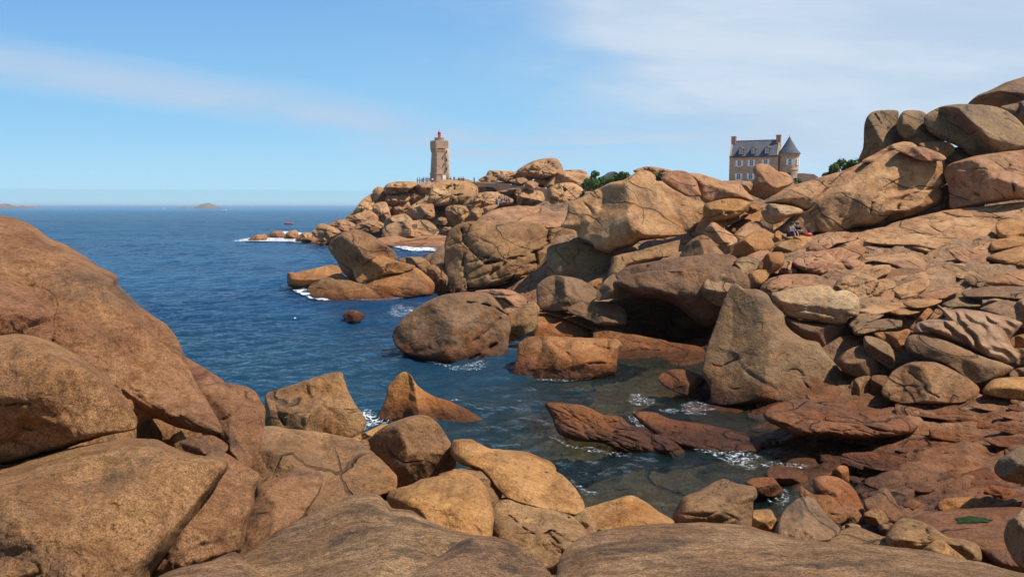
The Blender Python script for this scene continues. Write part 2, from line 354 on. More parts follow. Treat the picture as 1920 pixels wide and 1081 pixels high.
def rock(zone, D, T, tilt, mat, name, label, cat, group, poly, f=None, nf=4, n=1.0, lay=None, c=(), fl=None, step=None, back=1.0, a=None, b=2.0, seed=None, ac=0.5, wl=None):
    ROCKN[0] += 1; sd = seed if seed is not None else ROCKN[0]*7+3
    rng = random.Random(sd)
    near_ = D < 20
    if a is None: a = 5.0 if mat == 'f' else (4.2 if lay else 2.5 if near_ else 3.0)
    P = parse(zone, poly)
    if mat == 'f' and cat not in ('rock slab',): P = P.mean(0)+(P-P.mean(0))*1.09; nf = 7; ac = max(ac, .8)
    near = D < 20
    st = step or (1.9 if not near else 2.3)
    per = np.linalg.norm(np.roll(P, -1, 0)-P, axis=1).sum()
    M = int(np.clip(per/st, 40, 1000))
    B = resample(P, M)
    cen, area = star_centre(B)
    S = math.sqrt(area)*0.5                       # half size in pixels
    if wl: D = float(waterD(wl))+0.3*T-tilt*(cen[1]-wl)/((B[:, 1].max()-B[:, 1].min())*0.5)
    mpp = D/FPX; size = S*mpp*2                   # metres
    # rough outline
    tan = np.roll(B, -1, 0)-np.roll(B, 1, 0); nor = np.stack([tan[:, 1], -tan[:, 0]], 1)/(np.linalg.norm(tan, axis=1)[:, None]+1e-9)
    q = np.concatenate([B/(S*0.35), np.full((M, 1), sd*3.7)], 1)
    B = B+nor*(fbm(q, 4, 0.6)*S*0.022)[:, None]
    R = int(np.clip(S*1.15/st, 10, 150))
    rr = np.sin(np.linspace(0, 1, R+1)*PI/2)**0.92
    G = cen+(B[None]-cen)*rr[1:, None, None]      # R x M x 2
    G = np.concatenate([cen[None], G.reshape(-1, 2)]); rv = np.concatenate([[0], np.repeat(rr[1:], M)])
    u = (G[:, 0]-cen[0])/S; v = (G[:, 1]-cen[1])/S
    base = (1-rv**a)**(1/b)
    if f is None and cat in ('ledge', 'rock slab') and lay: f = [(-90+rng.uniform(-12, 12), rng.uniform(1.0, 1.5), rng.uniform(.58, .72)), (90+rng.uniform(-20, 20), .25, .97)]
    fac = list(f) if f else []
    if f is None:
        fac = [(-90+rng.uniform(-35, 25), rng.uniform(0.5, 1.0), rng.uniform(0.72, 0.95)), (rng.uniform(-20, 50), rng.uniform(0.5, 1.1), rng.uniform(0.75, 0.98)),
               (rng.uniform(130, 200), rng.uniform(0.5, 1.1), rng.uniform(0.75, 0.98)), (rng.uniform(70, 120), rng.uniform(0.5, 1.2), rng.uniform(0.8, 1.0))]
        for k in range(max(0, nf-4)): fac.append((rng.uniform(0, 360), rng.uniform(0.3, 1.0), rng.uniform(0.6, 0.9)))
        fac = fac[:nf] if nf < 4 else fac
    q3 = np.stack([G[:, 0]*mpp, G[:, 1]*mpp, np.full(len(G), sd*5.31)], 1)
    w1 = fbm(q3/(size*0.45), 2)*0.10              # warp facets so they are not dead flat
    arr = [base]
    for th, g, off in fac:
        t = math.radians(th); arr.append(off-g*(u*math.cos(t)+v*math.sin(t))+w1*0.8+0.05*vnoise(q3/(size*0.3)+th))
    h = smin(arr, 0.022 if mat == 'f' else 0.035)
    fl_ = 0.22*base; h = np.where(h > fl_, h, fl_+(h-fl_)*0.0)+0.0*h
    k_ = 0.05; h = np.maximum(h, fl_)
    fade = np.clip(1-rv**6, 0, 1)
    h = h+n*0.13*fbm(q3/(size*0.55)+3.1, 3)*fade
    h = h+n*0.045*fbm(q3/(size*0.12)+9.7, 4, 0.6)*fade
    if ac > .12 and not lay:
        cz = size*0.33; pw = np.stack([G[:, 0]*mpp+fbm(q3/(cz*2)+7, 2)*cz*.5, G[:, 1]*mpp+fbm(q3/(cz*2)+8, 2)*cz*.5], 1)/cz
        v1, v2, vi, vo = voro(pw+sd*1.7); an_ = vi*40.0
        h = h+0.05*((vi-0.5)*0.7+(vo[:, 0]*np.cos(an_)+vo[:, 1]*np.sin(an_))*0.9)*np.clip((v2-v1)*5, 0, 1)*fade
    rid = 1-np.abs(fbm(q3/(size*0.4)+31.0, 3))*2.2
    h = h+n*0.045*np.clip(rid, -1, 1)*fade
    if mat == 'f' and not lay and size > 2.5: lay = (size*.30, 1.7, rng.uniform(-35, 15), .20)
    if lay:
        cell, an, ang, amp = lay; t = math.radians(ang)
        X_ = G[:, 0]*mpp; Y_ = G[:, 1]*mpp
        wx = fbm(q3/(cell*4.0)+5, 2)*cell*1.0; wy = fbm(q3/(cell*4.0)+55, 2)*cell*0.9
        uu = ((X_*math.cos(t)+Y_*math.sin(t))+wx)/(cell*an); vv = ((-X_*math.sin(t)+Y_*math.cos(t))+wy)/cell
        f1, f2, idn, off2 = voro(np.stack([uu, vv], 1)+sd)
        e = f2-f1
        blk = (idn-0.5)*0.9+np.clip(e*3.2, 0, 1)**0.6*0.55+off2[:, 1]*(-0.55)+off2[:, 0]*(idn-0.5)*0.8
        g1, g2, idg, offg = voro(np.stack([uu*2.1, vv*2.6], 1)+sd+9)
        blk = blk+0.35*((idg-0.5)*0.8+np.clip((g2-g1)*3.0, 0, 1)*0.6-offg[:, 1]*0.5)
        h = h+amp*blk*fade
    if fl:
        cnt, ang, amp = fl; t = math.radians(ang)
        s_ = (-u*math.sin(t)+v*math.cos(t))*cnt+fbm(q3/(size*0.5)+77, 3)*1.3
        fr = s_-np.floor(s_)
        saw = 0.5-0.5*np.cos(2*PI*fr**1.3)
        env = np.clip(0.75+0.9*fbm(q3/(size*0.35)+91, 2), 0.15, 1)
        h = h+amp*(saw-0.4)*fade*env
    if ac:                                        # curved joints that die out
        nn = fbm(q3*np.array([1, 1.7, 1])/(size*0.62)+111, 3); mk = np.clip(fbm(q3/(size*0.5)+200, 2)*3+0.1, 0, 1)
        wd = 0.008+0.45*st*mpp/size
        h = h-ac*0.06*np.exp(-(nn/wd)**2)*mk*fade
        h = h+ac*0.05*np.tanh(nn*14)*mk*fade
    for cr in c:
        wpx, dep, pl = cr
        L = resample(parse(zone, pl), 40, False)
        L = L+np.stack([fbm(np.stack([L[:, 0]/9, L[:, 1]/9, 0*L[:, 0]+sd], 1), 2), fbm(np.stack([L[:, 0]/9, L[:, 1]/9, 0*L[:, 0]+sd+50], 1), 2)], 1)*1.3
        sdq = seg_dist(G, L); dep = dep*np.clip(0.55+1.6*fbm(q3/(size*0.10)+3, 2), 0.05, 1.3); h = h-dep*0.75*np.exp(-(sdq/max(1.25, wpx*0.55))**2)-dep*0.25*np.exp(-(sdq/(wpx*2.5))**2)
    hy = (B[:, 1].max()-B[:, 1].min())*0.5
    Dp = D+tilt*(cen[1]-G[:, 1])/hy
    Vf = unproj(G[:, 0], G[:, 1], Dp-h*T)
    # back surface
    Rb = max(6, R//5); rb = np.sin(np.linspace(0, 1, Rb+1)*PI/2)[:-1]
    Gb = np.concatenate([cen[None], (cen+(B[None]-cen)*rb[1:, None, None]).reshape(-1, 2)])
    rvb = np.concatenate([[0], np.repeat(rb[1:], M)])
    qb = np.stack([Gb[:, 0]*mpp, Gb[:, 1]*mpp, np.full(len(Gb), sd*8.9)], 1)
    hb = T*back*((1-rvb**2.2)**0.5*(1+0.2*fbm(qb/(size*0.4), 3)))
    Vb = unproj(Gb[:, 0], Gb[:, 1], D+tilt*(cen[1]-Gb[:, 1])/hy+hb)
    V = np.concatenate([Vf, Vb]); nF = len(Vf)
    j = np.arange(M); jn = (j+1) % M
    quads = []; tris = [np.stack([np.zeros(M, int), 1+j, 1+jn], 1)]
    for k in range(R-1):
        a0 = 1+k*M; a1 = a0+M
        quads.append(np.stack([a0+j, a1+j, a1+jn, a0+jn], 1))
    for k in range(Rb-2):
        a0 = nF+1+k*M; a1 = a0+M
        quads.append(np.stack([a0+j, a0+jn, a1+jn, a1+j], 1))
    rim = 1+(R-1)*M; bl = nF+1+(Rb-2)*M
    quads.append(np.stack([rim+j, bl+j, bl+jn, rim+jn], 1))
    tris.append(np.stack([np.full(M, nF), nF+1+jn, nF+1+j], 1))
    quads = np.concatenate(quads); tris = np.concatenate(tris)
    ar = 0.5*np.sum(B[:, 0]*np.roll(B[:, 1], -1)-B[:, 1]*np.roll(B[:, 0], -1))
    if ar < 0: quads = quads[:, ::-1]; tris = tris[:, ::-1]
    # image y points down, so a positive area winds outward already
    loc = V.mean(0); loc[2] = V[:, 2].min()
    o = mesh_obj(name, V, [quads, tris], MAT[mat], True, tuple(loc))
    tag(o, label, cat, group)
    return o
# ---------------------------------------------------------------- ground, seabed and water
def fan(ys, ss, y0=8.0):
    Yg, Sg = np.meshgrid(ys, ss, indexing='ij'); return (Sg*(Yg+y0)).ravel(), Yg.ravel(), len(ys), len(ss)
def gridfaces(a, b):
    i, j = np.meshgrid(np.arange(a-1), np.arange(b-1), indexing='ij'); k = (i*b+j).ravel()
    return np.stack([k, k+1, k+b+1, k+b], 1)
GC = []
def gp(px, py, D, dz=0.0):
    x, y, z = pt(px, py, D); GC.append((x, y, z+dz))
for q in [(0, 0, 4.6), (-4, 2, 4.6), (5, 2, 4.6), (0, -8, 5), (-12, -4, 5), (12, -4, 5), (2, 4, 4.0), (8, 4, 3.8), (14, 4, 4.5), (-8, 5, 4.2),
          (-5, 10, 2.4), (-9, 9, 3), (-6, 15, 1.2), (-10, 15, 1.0), (-7, 19, -1), (-12, 20, -3), (-4, 15, .9), (-3, 12, 1.6), (0, 8, 2.6), (0, 12, 1.3), (-2, 17, .9), (0, 16.5, .8), (-3, 18.5, .6), (-1, 20, -1.2),
          (4, 8, 2.6), (8, 8, 2.4), (12, 8, 2.8), (3, 12, 1.2), (3, 15, .1), (6, 12, 1.0), (9, 12, 1.0), (14, 12, 1.6), (5.5, 15.5, .25), (8, 16, .35), (11, 16, .6), (15, 16, 1.2), (20, 14, 2),
          (2, 19, -1.3), (4, 19, -.7), (6.0, 18.5, -.25), (2, 24, -1.4), (-2, 26, -4), (4.5, 23, -.7), (6.3, 21, -.22), (7.2, 24, -.22), (6, 23, -.35), (5.5, 25.5, -.5), (7.2, 26.5, -.3), (3, 30, -1.6), (-2, 34, -4), (5.5, 28, -1.2), (7, 30, -.9), (4, 36, -1.2), (8, 35, -.3), (1, 40, -2),
          (8.6, 20, .12), (8.4, 22.5, .12), (10, 25, .3), (11, 20, .45), (12, 24, .6), (16, 20, .9), (16, 24, 1.0), (22, 22, 1.6), (11, 28, .8), (15, 28, 1.3), (20, 28, 1.8), (26, 30, 3),
          (-14, 28, -5), (-20, 40, -7), (-10, 45, -5), (-25, 60, -8), (-4, 50, -2.5), (-16, 62, -1.2), (-12, 62, -.6), (-9, 70, -2.5), (-6, 58, -2), (-60, 60, -12), (-60, 120, -14), (-30, 100, -8), (-14, 100, -4), (-15, 85, -4),
          (2, 46, .2), (5, 46, .4), (6, 42, .2), (9, 42, .2), (9, 38, .0), (0, 52, -.5), (4, 52, 1.0), (-2, 66, -.5), (-5, 75, -1.0), (-6, 90, -1.5), (-60, 200, -14), (-60, 260, -14), (-45, 200, -5), (-48, 160, -6), (-50, 145, -5), (-38, 130, -5), (-60, 330, -14), (-30, 330, -10), (0, 360, -8), (60, 380, -8), (-100, 380, -14), (120, 380, 2)]: GC.append(q)
# slope on the right (a little behind and below the ledges that lie on it)
for q in [(1500, 760, 27), (1700, 760, 26.5), (1900, 760, 26.5), (1600, 700, 28.5), (1800, 700, 28.5), (1950, 690, 29), (1620, 640, 31), (1800, 640, 31), (1950, 600, 32.5), (1600, 580, 34), (1750, 570, 34.5), (1900, 560, 34), (1520, 560, 35.5),
          (1500, 520, 39), (1600, 520, 39), (1700, 500, 40.5), (1850, 500, 40.5), (1960, 500, 40), (1520, 470, 44), (1650, 465, 45.5), (1800, 450, 47), (1950, 440, 47), (1440, 500, 44), (1400, 480, 47), (1560, 440, 50), (1700, 430, 51.5), (1900, 405, 53),
          (1480, 442, 51.5), (1420, 450, 52), (1340, 470, 53), (1250, 480, 56), (1160, 520, 55), (1100, 540, 52), (1000, 560, 52), (1300, 500, 50), (1200, 545, 50), (1040, 620, 44), (1100, 640, 41.5), (1200, 660, 40.5), (1300, 640, 42), (1300, 560, 46), (1150, 570, 47),
          (900, 545, 67), (1000, 450, 70), (900, 440, 74), (880, 470, 72), (1060, 440, 66), (960, 420, 82), (1100, 400, 80), (900, 430, 100), (1000, 405, 105), (860, 455, 95),
          (850, 460, 128), (780, 462, 140), (700, 450, 158), (660, 430, 175), (640, 440, 160), (590, 448, 150), (720, 430, 172), (780, 440, 165), (860, 430, 160), (900, 410, 160), (950, 398, 165), (1000, 392, 160), (1060, 395, 140), (1040, 370, 175), (960, 386, 180), (890, 400, 178), (760, 415, 185), (700, 405, 195), (730, 380, 203), (800, 360, 207), (880, 360, 206), (960, 368, 198), (1060, 362, 190), (1100, 370, 160),
          (740, 350, 212), (800, 342, 222), (840, 341, 230), (900, 346, 222), (930, 339, 213), (960, 337, 214), (1000, 336, 216), (1050, 337, 214), (890, 366, 197), (920, 367, 194), (950, 366, 192), (1010, 343, 208), (1060, 346, 206), (820, 341, 250), (900, 344, 260), (1000, 347, 260), (760, 346, 250), (1080, 352, 205), (1150, 352, 190),
          (1150, 375, 100), (1200, 362, 130), (1300, 356, 100), (1300, 352, 150), (1400, 350, 120), (1400, 348, 170), (1430, 346, 195), (1500, 347, 195), (1430, 346, 230), (1550, 345, 200), (1400, 378, 70), (1500, 372, 70), (1560, 350, 90), (1700, 340, 90), (1600, 380, 60), (1800, 350, 66), (1950, 330, 68), (1800, 330, 120), (1950, 300, 130), (1700, 335, 220), (1950, 335, 260), (1300, 350, 260)]: gp(*q, dz=((-7.0 if q[0] < 735 else -3.0) if (q[2] > 120 and q[0] < 1010 and q[1] > 356) else 0.0))
for q in [(-80, 30, -9), (-120, 60, -14), (-200, 120, -20), (-300, 250, -20), (-300, 340, -20), (-150, 200, -20), (-150, 330, -20), (-80, 160, -14)]: GC.append(q)
GC = np.array(GC)
def ground_z(x, y):
    out = np.zeros(len(x))
    for s in range(0, len(x), 20000):
        X_ = x[s:s+20000, None]; Y_ = y[s:s+20000, None]
        sc = 1.0/(0.35*(np.abs(GC[None, :, 1])+12))**0          # metric
        d2 = (X_-GC[None, :, 0])**2+(Y_-GC[None, :, 1])**2
        loc = (0.05*(Y_+12))**2
        wgt = 1.0/(d2+loc*0.5)**2.2
        out[s:s+20000] = (wgt*GC[None, :, 2]).sum(1)/wgt.sum(1)
    return out
ys = np.concatenate([np.linspace(-10, 8, 30)[:-1], 8*np.exp(np.linspace(0, math.log(340/8), 620))])
gx, gy, na, nb = fan(ys, np.linspace(-0.85, 1.0, 620), 9.0)
gz = ground_z(gx, gy)
qq = np.stack([gx, gy, gz*1.0], 1)
tt_ = np.clip((-36-gx)/10, 0, 1)*np.clip((gy-110)/40, 0, 1); gz = gz-26*tt_*tt_*(3-2*tt_)
amp = np.clip(gy/45, .35, 4.0)
gz = gz+0.35*amp*fbm(qq/(3.2*amp[:, None]), 4)
# bedding: blocky slabs elongated across the slope
cellw = np.clip(0.42+gy*0.012, .4, 3.5)
ban = np.digitize(gy, [30, 60, 120])
csz = np.array([0.7, 1.1, 2.0, 3.5])[ban]
wx_ = fbm(qq/(csz[:, None]*3)+5, 3)*csz; wy_ = fbm(qq/(csz[:, None]*3)+25, 3)*csz
f1, f2, idn, of = voro(np.stack([(gx*0.96+gy*0.2+wx_)/(csz*2.6), (gy*0.96-gx*0.2+wy_)/csz], 1))
gz = gz+csz*0.30*((idn-0.5)*0.9+np.clip((f2-f1)*3.5, 0, 1)**0.6*0.5-0.3)
f1, f2, idn, of = voro(np.stack([(gx+wx_)/(csz*0.9), (gy+wy_)/(csz*.36)], 1)+50)
gz = gz+csz*0.12*((idn-0.5)*0.9+np.clip((f2-f1)*3.5, 0, 1)**0.6*0.5-0.3)
ground = mesh_obj('rocky_ground', np.stack([gx, gy, gz], 1), [gridfaces(na, nb)], None, True)
MAT['ground'] = granite('bedrock_ground', 0.9, c4(0.27, 0.155, 0.082), c4(0.38, 0.23, 0.125), c4(0.12, 0.068, 0.037), 0.4, 0.4, 1.5, 1.4, joint=.7)
ground.data.materials.append(MAT['ground']); tag(ground, kind='structure')

# ---- water
m, t, b = principled('sea_water'); t.n.remove(b)
outn = [n_ for n_ in t.n if n_.type == 'OUTPUT_MATERIAL'][0]
pos = t.add('ShaderNodeNewGeometry').outputs['Position']
sp = t.add('ShaderNodeSeparateXYZ', ins={0: pos})
x_, y_ = sp.outputs[0], sp.outputs[1]
big = t.noise(t.vmul(pos, (.02, .035, 1)), 1.0, 4, 0.55)
# how shallow: the inlet between the boulders is a metre deep over orange rock, the bay drops to blue water
inlet = t.step(t.math('ADD', t.math('MULTIPLY_ADD', y_, -1.0, t.math('MULTIPLY', x_, 2.6)), t.math('MULTIPLY', t.noise(pos, 0.25, 3), 14.0)), -30.0, -11.0)
farf = t.step(y_, 60.0, 3000.0)
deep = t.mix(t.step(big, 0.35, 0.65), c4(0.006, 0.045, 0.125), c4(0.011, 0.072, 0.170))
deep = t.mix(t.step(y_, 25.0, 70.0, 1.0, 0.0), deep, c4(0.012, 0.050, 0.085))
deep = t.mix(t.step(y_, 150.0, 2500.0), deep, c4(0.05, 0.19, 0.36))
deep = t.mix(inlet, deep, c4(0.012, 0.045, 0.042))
dif = t.add('ShaderNodeBsdfDiffuse', ins={'Color': deep})
trn = t.add('ShaderNodeBsdfTransparent', ins={'Color': c4(0.66, 0.84, 0.78)})
body = t.add('ShaderNodeMixShader'); t.set(body, 0, t.math('MULTIPLY_ADD', inlet, 0.76, 0.08)); t.l.new(dif.outputs[0], body.inputs[1]); t.l.new(trn.outputs[0], body.inputs[2])
w1 = t.noise(t.vmul(pos, (1.0, 1.5, 1)), 1.5, 6, 0.62, 0.5)
w2 = t.noise(t.vmul(pos, (0.42, 0.75, 1)), 0.8, 6, 0.62, 0.4)
w3 = t.noise(t.vmul(pos, (0.10, 0.16, 1)), 0.9, 5, 0.65, 0.4)
bm1 = t.add('ShaderNodeBump', ins={'Strength': 1.0, 'Distance': 0.22, 'Height': w1})
bm2 = t.add('ShaderNodeBump', ins={'Strength': t.step(y_, 22.0, 60.0, .35, 1.0), 'Distance': 0.55, 'Height': w2, 'Normal': bm1.outputs[0]})
bm3 = t.add('ShaderNodeBump', ins={'Strength': t.step(y_, 60.0, 260.0), 'Distance': 2.6, 'Height': w3, 'Normal': bm2.outputs[0]})
gl = t.add('ShaderNodeBsdfGlossy', ins={'Roughness': 0.05, 'Normal': bm3.outputs[0], 'Color': c4(.9, .9, .9)})
t.set(dif, 'Normal', bm3.outputs[0])
fr = t.add('ShaderNodeFresnel', ins={'IOR': 1.33, 'Normal': bm3.outputs[0]})
frs = t.math('MINIMUM', t.math('MULTIPLY', fr.outputs[0], 0.9), 0.62)
mx = t.add('ShaderNodeMixShader'); t.set(mx, 0, frs); t.l.new(body.outputs[0], mx.inputs[1]); t.l.new(gl.outputs[0], mx.inputs[2])
t.l.new(mx.outputs[0], outn.inputs[0]); MAT['water'] = m
ys = np.concatenate([9*np.exp(np.linspace(0, math.log(420/9), 900)), 420*np.exp(np.linspace(0, math.log(70000/420), 60))[1:]])
wx0, wy0, na, nb = fan(ys, np.linspace(-0.95, 0.9, 700), 6.0)
def wave_z(wx0, wy0):
    wz = np.zeros(len(wx0)); rng = random.Random(4)
    calm = 1-np.clip((wx0*2.6-wy0+24)/25, 0, 1)*0.75
    for k in range(46):
        lam = 0.55*1.09**k; th = -PI/2+rng.uniform(-.75, .75)+.25; kk = 2*PI/lam; p0 = rng.uniform(0, 7)
        am = 0.0115*min(lam, 1.6+0.06*lam); dk = np.exp(-(wy0/(lam*85.0))**2)
        ph = kk*(wx0*math.cos(th)+wy0*math.sin(th))+p0+1.2*np.sin(wx0*kk*.13+k)+1.1*np.sin(wy0*kk*.11+2*k)
        wz += am*dk*((1-np.abs(np.sin(ph/2)))*2-0.727)*calm
    return wz
wz = wave_z(wx0, wy0)
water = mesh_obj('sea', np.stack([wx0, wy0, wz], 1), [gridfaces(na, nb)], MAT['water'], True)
tag(water, kind='structure')

# ---- foam: lacy sheets of bubbles lying on the water
def foam_mat(name, thr, sc, core=0.55):
    m, t, b = principled(name); pos = t.add('ShaderNodeNewGeometry').outputs['Position']
    at = t.add('ShaderNodeAttribute', attribute_name='edge').outputs['Fac']
    n = t.noise(pos, 1.1*sc, 7, 0.68, 1.2)
    v = t.add('ShaderNodeTexVoronoi', feature='DISTANCE_TO_EDGE'); v.inputs['Scale'].default_value = 2.2*sc
    wv = t.add('ShaderNodeTexNoise'); t.set(wv, 'Vector', pos); wv.inputs['Scale'].default_value = 2*sc; wv.inputs['Detail'].default_value = 4
    ad = t.add('ShaderNodeVectorMath', operation='ADD'); t.set(ad, 0, pos); t.l.new(t.vmul(wv.outputs[1], (.7/sc,)*3), ad.inputs[1]); t.set(v, 'Vector', ad.outputs[0])
    lace = t.step(v.outputs[0], 0.16, 0.0)
    s = t.math('ADD', t.math('MULTIPLY_ADD', n, 1.3, -0.65), t.math('MULTIPLY_ADD', t.math('MINIMUM', t.math('MULTIPLY', at, 2.4), 1.0), core, t.math('MULTIPLY', lace, 0.30)))
    a = t.step(s, thr, thr+0.34)
    t.set(b, 'Base Color', c4(.80, .84, .86)); b.inputs['Roughness'].default_value = 0.6; t.set(b, 'Alpha', t.math('MULTIPLY', a, 0.85))
    return m
FOAM_thick = foam_mat('surf_foam', 0.50, 1.0, 0.8); FOAM_thin = foam_mat('thin_foam', 0.72, 3.2); FOAM_mid = foam_mat('wash_foam', 0.55, 2.2, 0.5); FOAM_far = foam_mat('far_surf_foam', 0.52, 0.45, 0.72)
def foam(zone, poly, mat, label, lift=0.06):
    P = parse(zone, poly); M = 120; B = resample(P, M); cen, ar = star_centre(B); R = 24
    V = []; E = []
    for k in range(R+1):
        r = k/R; Q = cen+(B-cen)*r; D = np.array([waterD(v) for v in Q[:, 1]]); W = unproj(Q[:, 0], Q[:, 1], D); W[:, 2] = 0
        V.append(W); E.append(np.full(M, 1-r))
    V = np.concatenate(V); E = np.concatenate(E)
    V[:, 2] = lift*.5+0.0012*V[:, 1]+wave_z(V[:, 0], V[:, 1])
    j = np.arange(M); jn = (j+1) % M; F = np.concatenate([np.stack([k*M+j, (k+1)*M+j, (k+1)*M+jn, k*M+jn], 1) for k in range(R)])
    o = mesh_obj('foam', V, [F], mat); a = o.data.attributes.new('edge', 'FLOAT', 'POINT'); a.data.foreach_set('value', E.astype(np.float32))
    o['kind'] = 'stuff'; o['label'] = label; o['category'] = 'foam'
    return o
foam('A', '395,870 450,885 530,900 620,940 720,975 760,1000 650,1010 540,985 440,945 400,910', FOAM_thick, 'white surf breaking round the front slab of the bay outcrop', .12)
foam('A', '600,960 680,900 780,880 800,895 720,930 650,965', FOAM_thin, 'thin wash running over the front slab of the bay outcrop', .5)
foam('A', '-40,590 100,575 250,560 380,565 460,570 560,585 540,605 440,600 300,600 150,598', FOAM_far, 'surf along the chain of sea rocks off the headland', .15)
foam('A', '240,560 280,520 380,518 460,530 590,535 590,555 460,560 360,585 270,570', FOAM_far, 'surf between and behind the sea rocks', .15)
foam('A', '1050,600 1120,625 1280,640 1450,640 1460,655 1300,655 1130,645 1050,620', FOAM_far, 'thin line of surf on the little headland beach', .2)
foam('A', '1360,925 1440,930 1440,955 1350,950', FOAM_thin, 'small foam streak right of the bay outcrop', .05)
foam('Z3', '600,300 640,290 700,310 770,305 770,335 700,350 650,380 600,400 560,420 590,370', FOAM_mid, 'swirl of foam between the dark leaning boulder and the orange fin rock', .1)
foam('Z3', '1010,225 1060,220 1120,235 1130,260 1080,255 1030,245', FOAM_thin, 'bubbles behind the orange fin rock', .05)
foam('Z4', '800,190 880,195 960,200 980,240 930,260 850,250 780,230', FOAM_thin, 'small splash in the shaded inner pool', .05)
foam('Z4', '900,270 1000,255 1100,250 1200,290 1260,330 1180,340 1080,310 960,310', FOAM_thin, 'sparkling wash between the red tidal rocks', .05)
foam('Z4', '760,310 830,300 900,330 960,370 940,400 860,370', FOAM_thin, 'trickle of foam beside the jagged pool rock', .05)
foam('Z4', '1040,420 1150,440 1300,440 1420,450 1480,520 1420,600 1300,560 1150,500 1060,480', FOAM_thin, 'broken foam lines at the near end of the inlet', .05)
foam('Z5', '0,395 80,385 160,420 280,470 420,490 560,500 520,540 400,520 300,500 200,520 60,540 -30,500', FOAM_thin, 'foam at the head of the inlet by the cobbles', .06)
foam('Z5', '160,620 300,600 390,640 380,700 300,730 200,700', FOAM_thin, 'foam among the small inlet cobbles', .06)
foam('Z6', '0,300 80,280 200,290 260,330 120,390 20,380', FOAM_thin, 'faint foam left of the largest pool boulder', .05)

foam('Z6', '60,560 130,590 260,645 380,680 480,695 600,690 700,680 760,650 800,680 700,715 560,725 440,720 300,690 150,640 50,600', FOAM_thin, 'thin wash along the foot of the largest pool boulder', .05)
foam('Z6', '830,745 900,765 1100,770 1250,755 1400,720 1530,690 1540,720 1400,760 1250,790 1080,800 880,790', FOAM_thin, 'thin wash along the foot of the loaf boulder', .05)
foam('Z4', '400,300 440,370 500,420 600,450 700,470 800,500 900,520 1020,540 1000,570 860,540 700,510 560,480 440,420 380,340', FOAM_thin, 'thin wash along the near side of the jagged pool rock', .05)
foam('Z7', '330,960 420,990 520,1010 500,1060 380,1075 250,1060 200,1000', FOAM_thin, 'foam at the foot of the giant pyramid boulder', .05)
foam('A', '640,975 800,985 900,975 1050,985 1200,965 1380,935 1400,950 1220,990 1050,1010 880,1005 700,1010', FOAM_thin, 'thin wash along the front of the bay outcrop', .05)
foam('Z4', '600,690 560,640 520,600 480,560 500,550 570,600 640,660 720,680 700,710', FOAM_thin, 'lacy foam along the whale-shaped boulder', .05)
foam('Z5', '-330,330 -200,320 -60,350 60,380 40,430 -100,420 -250,390', FOAM_thin, 'foam streaks over the red rocks of the inlet', .05)
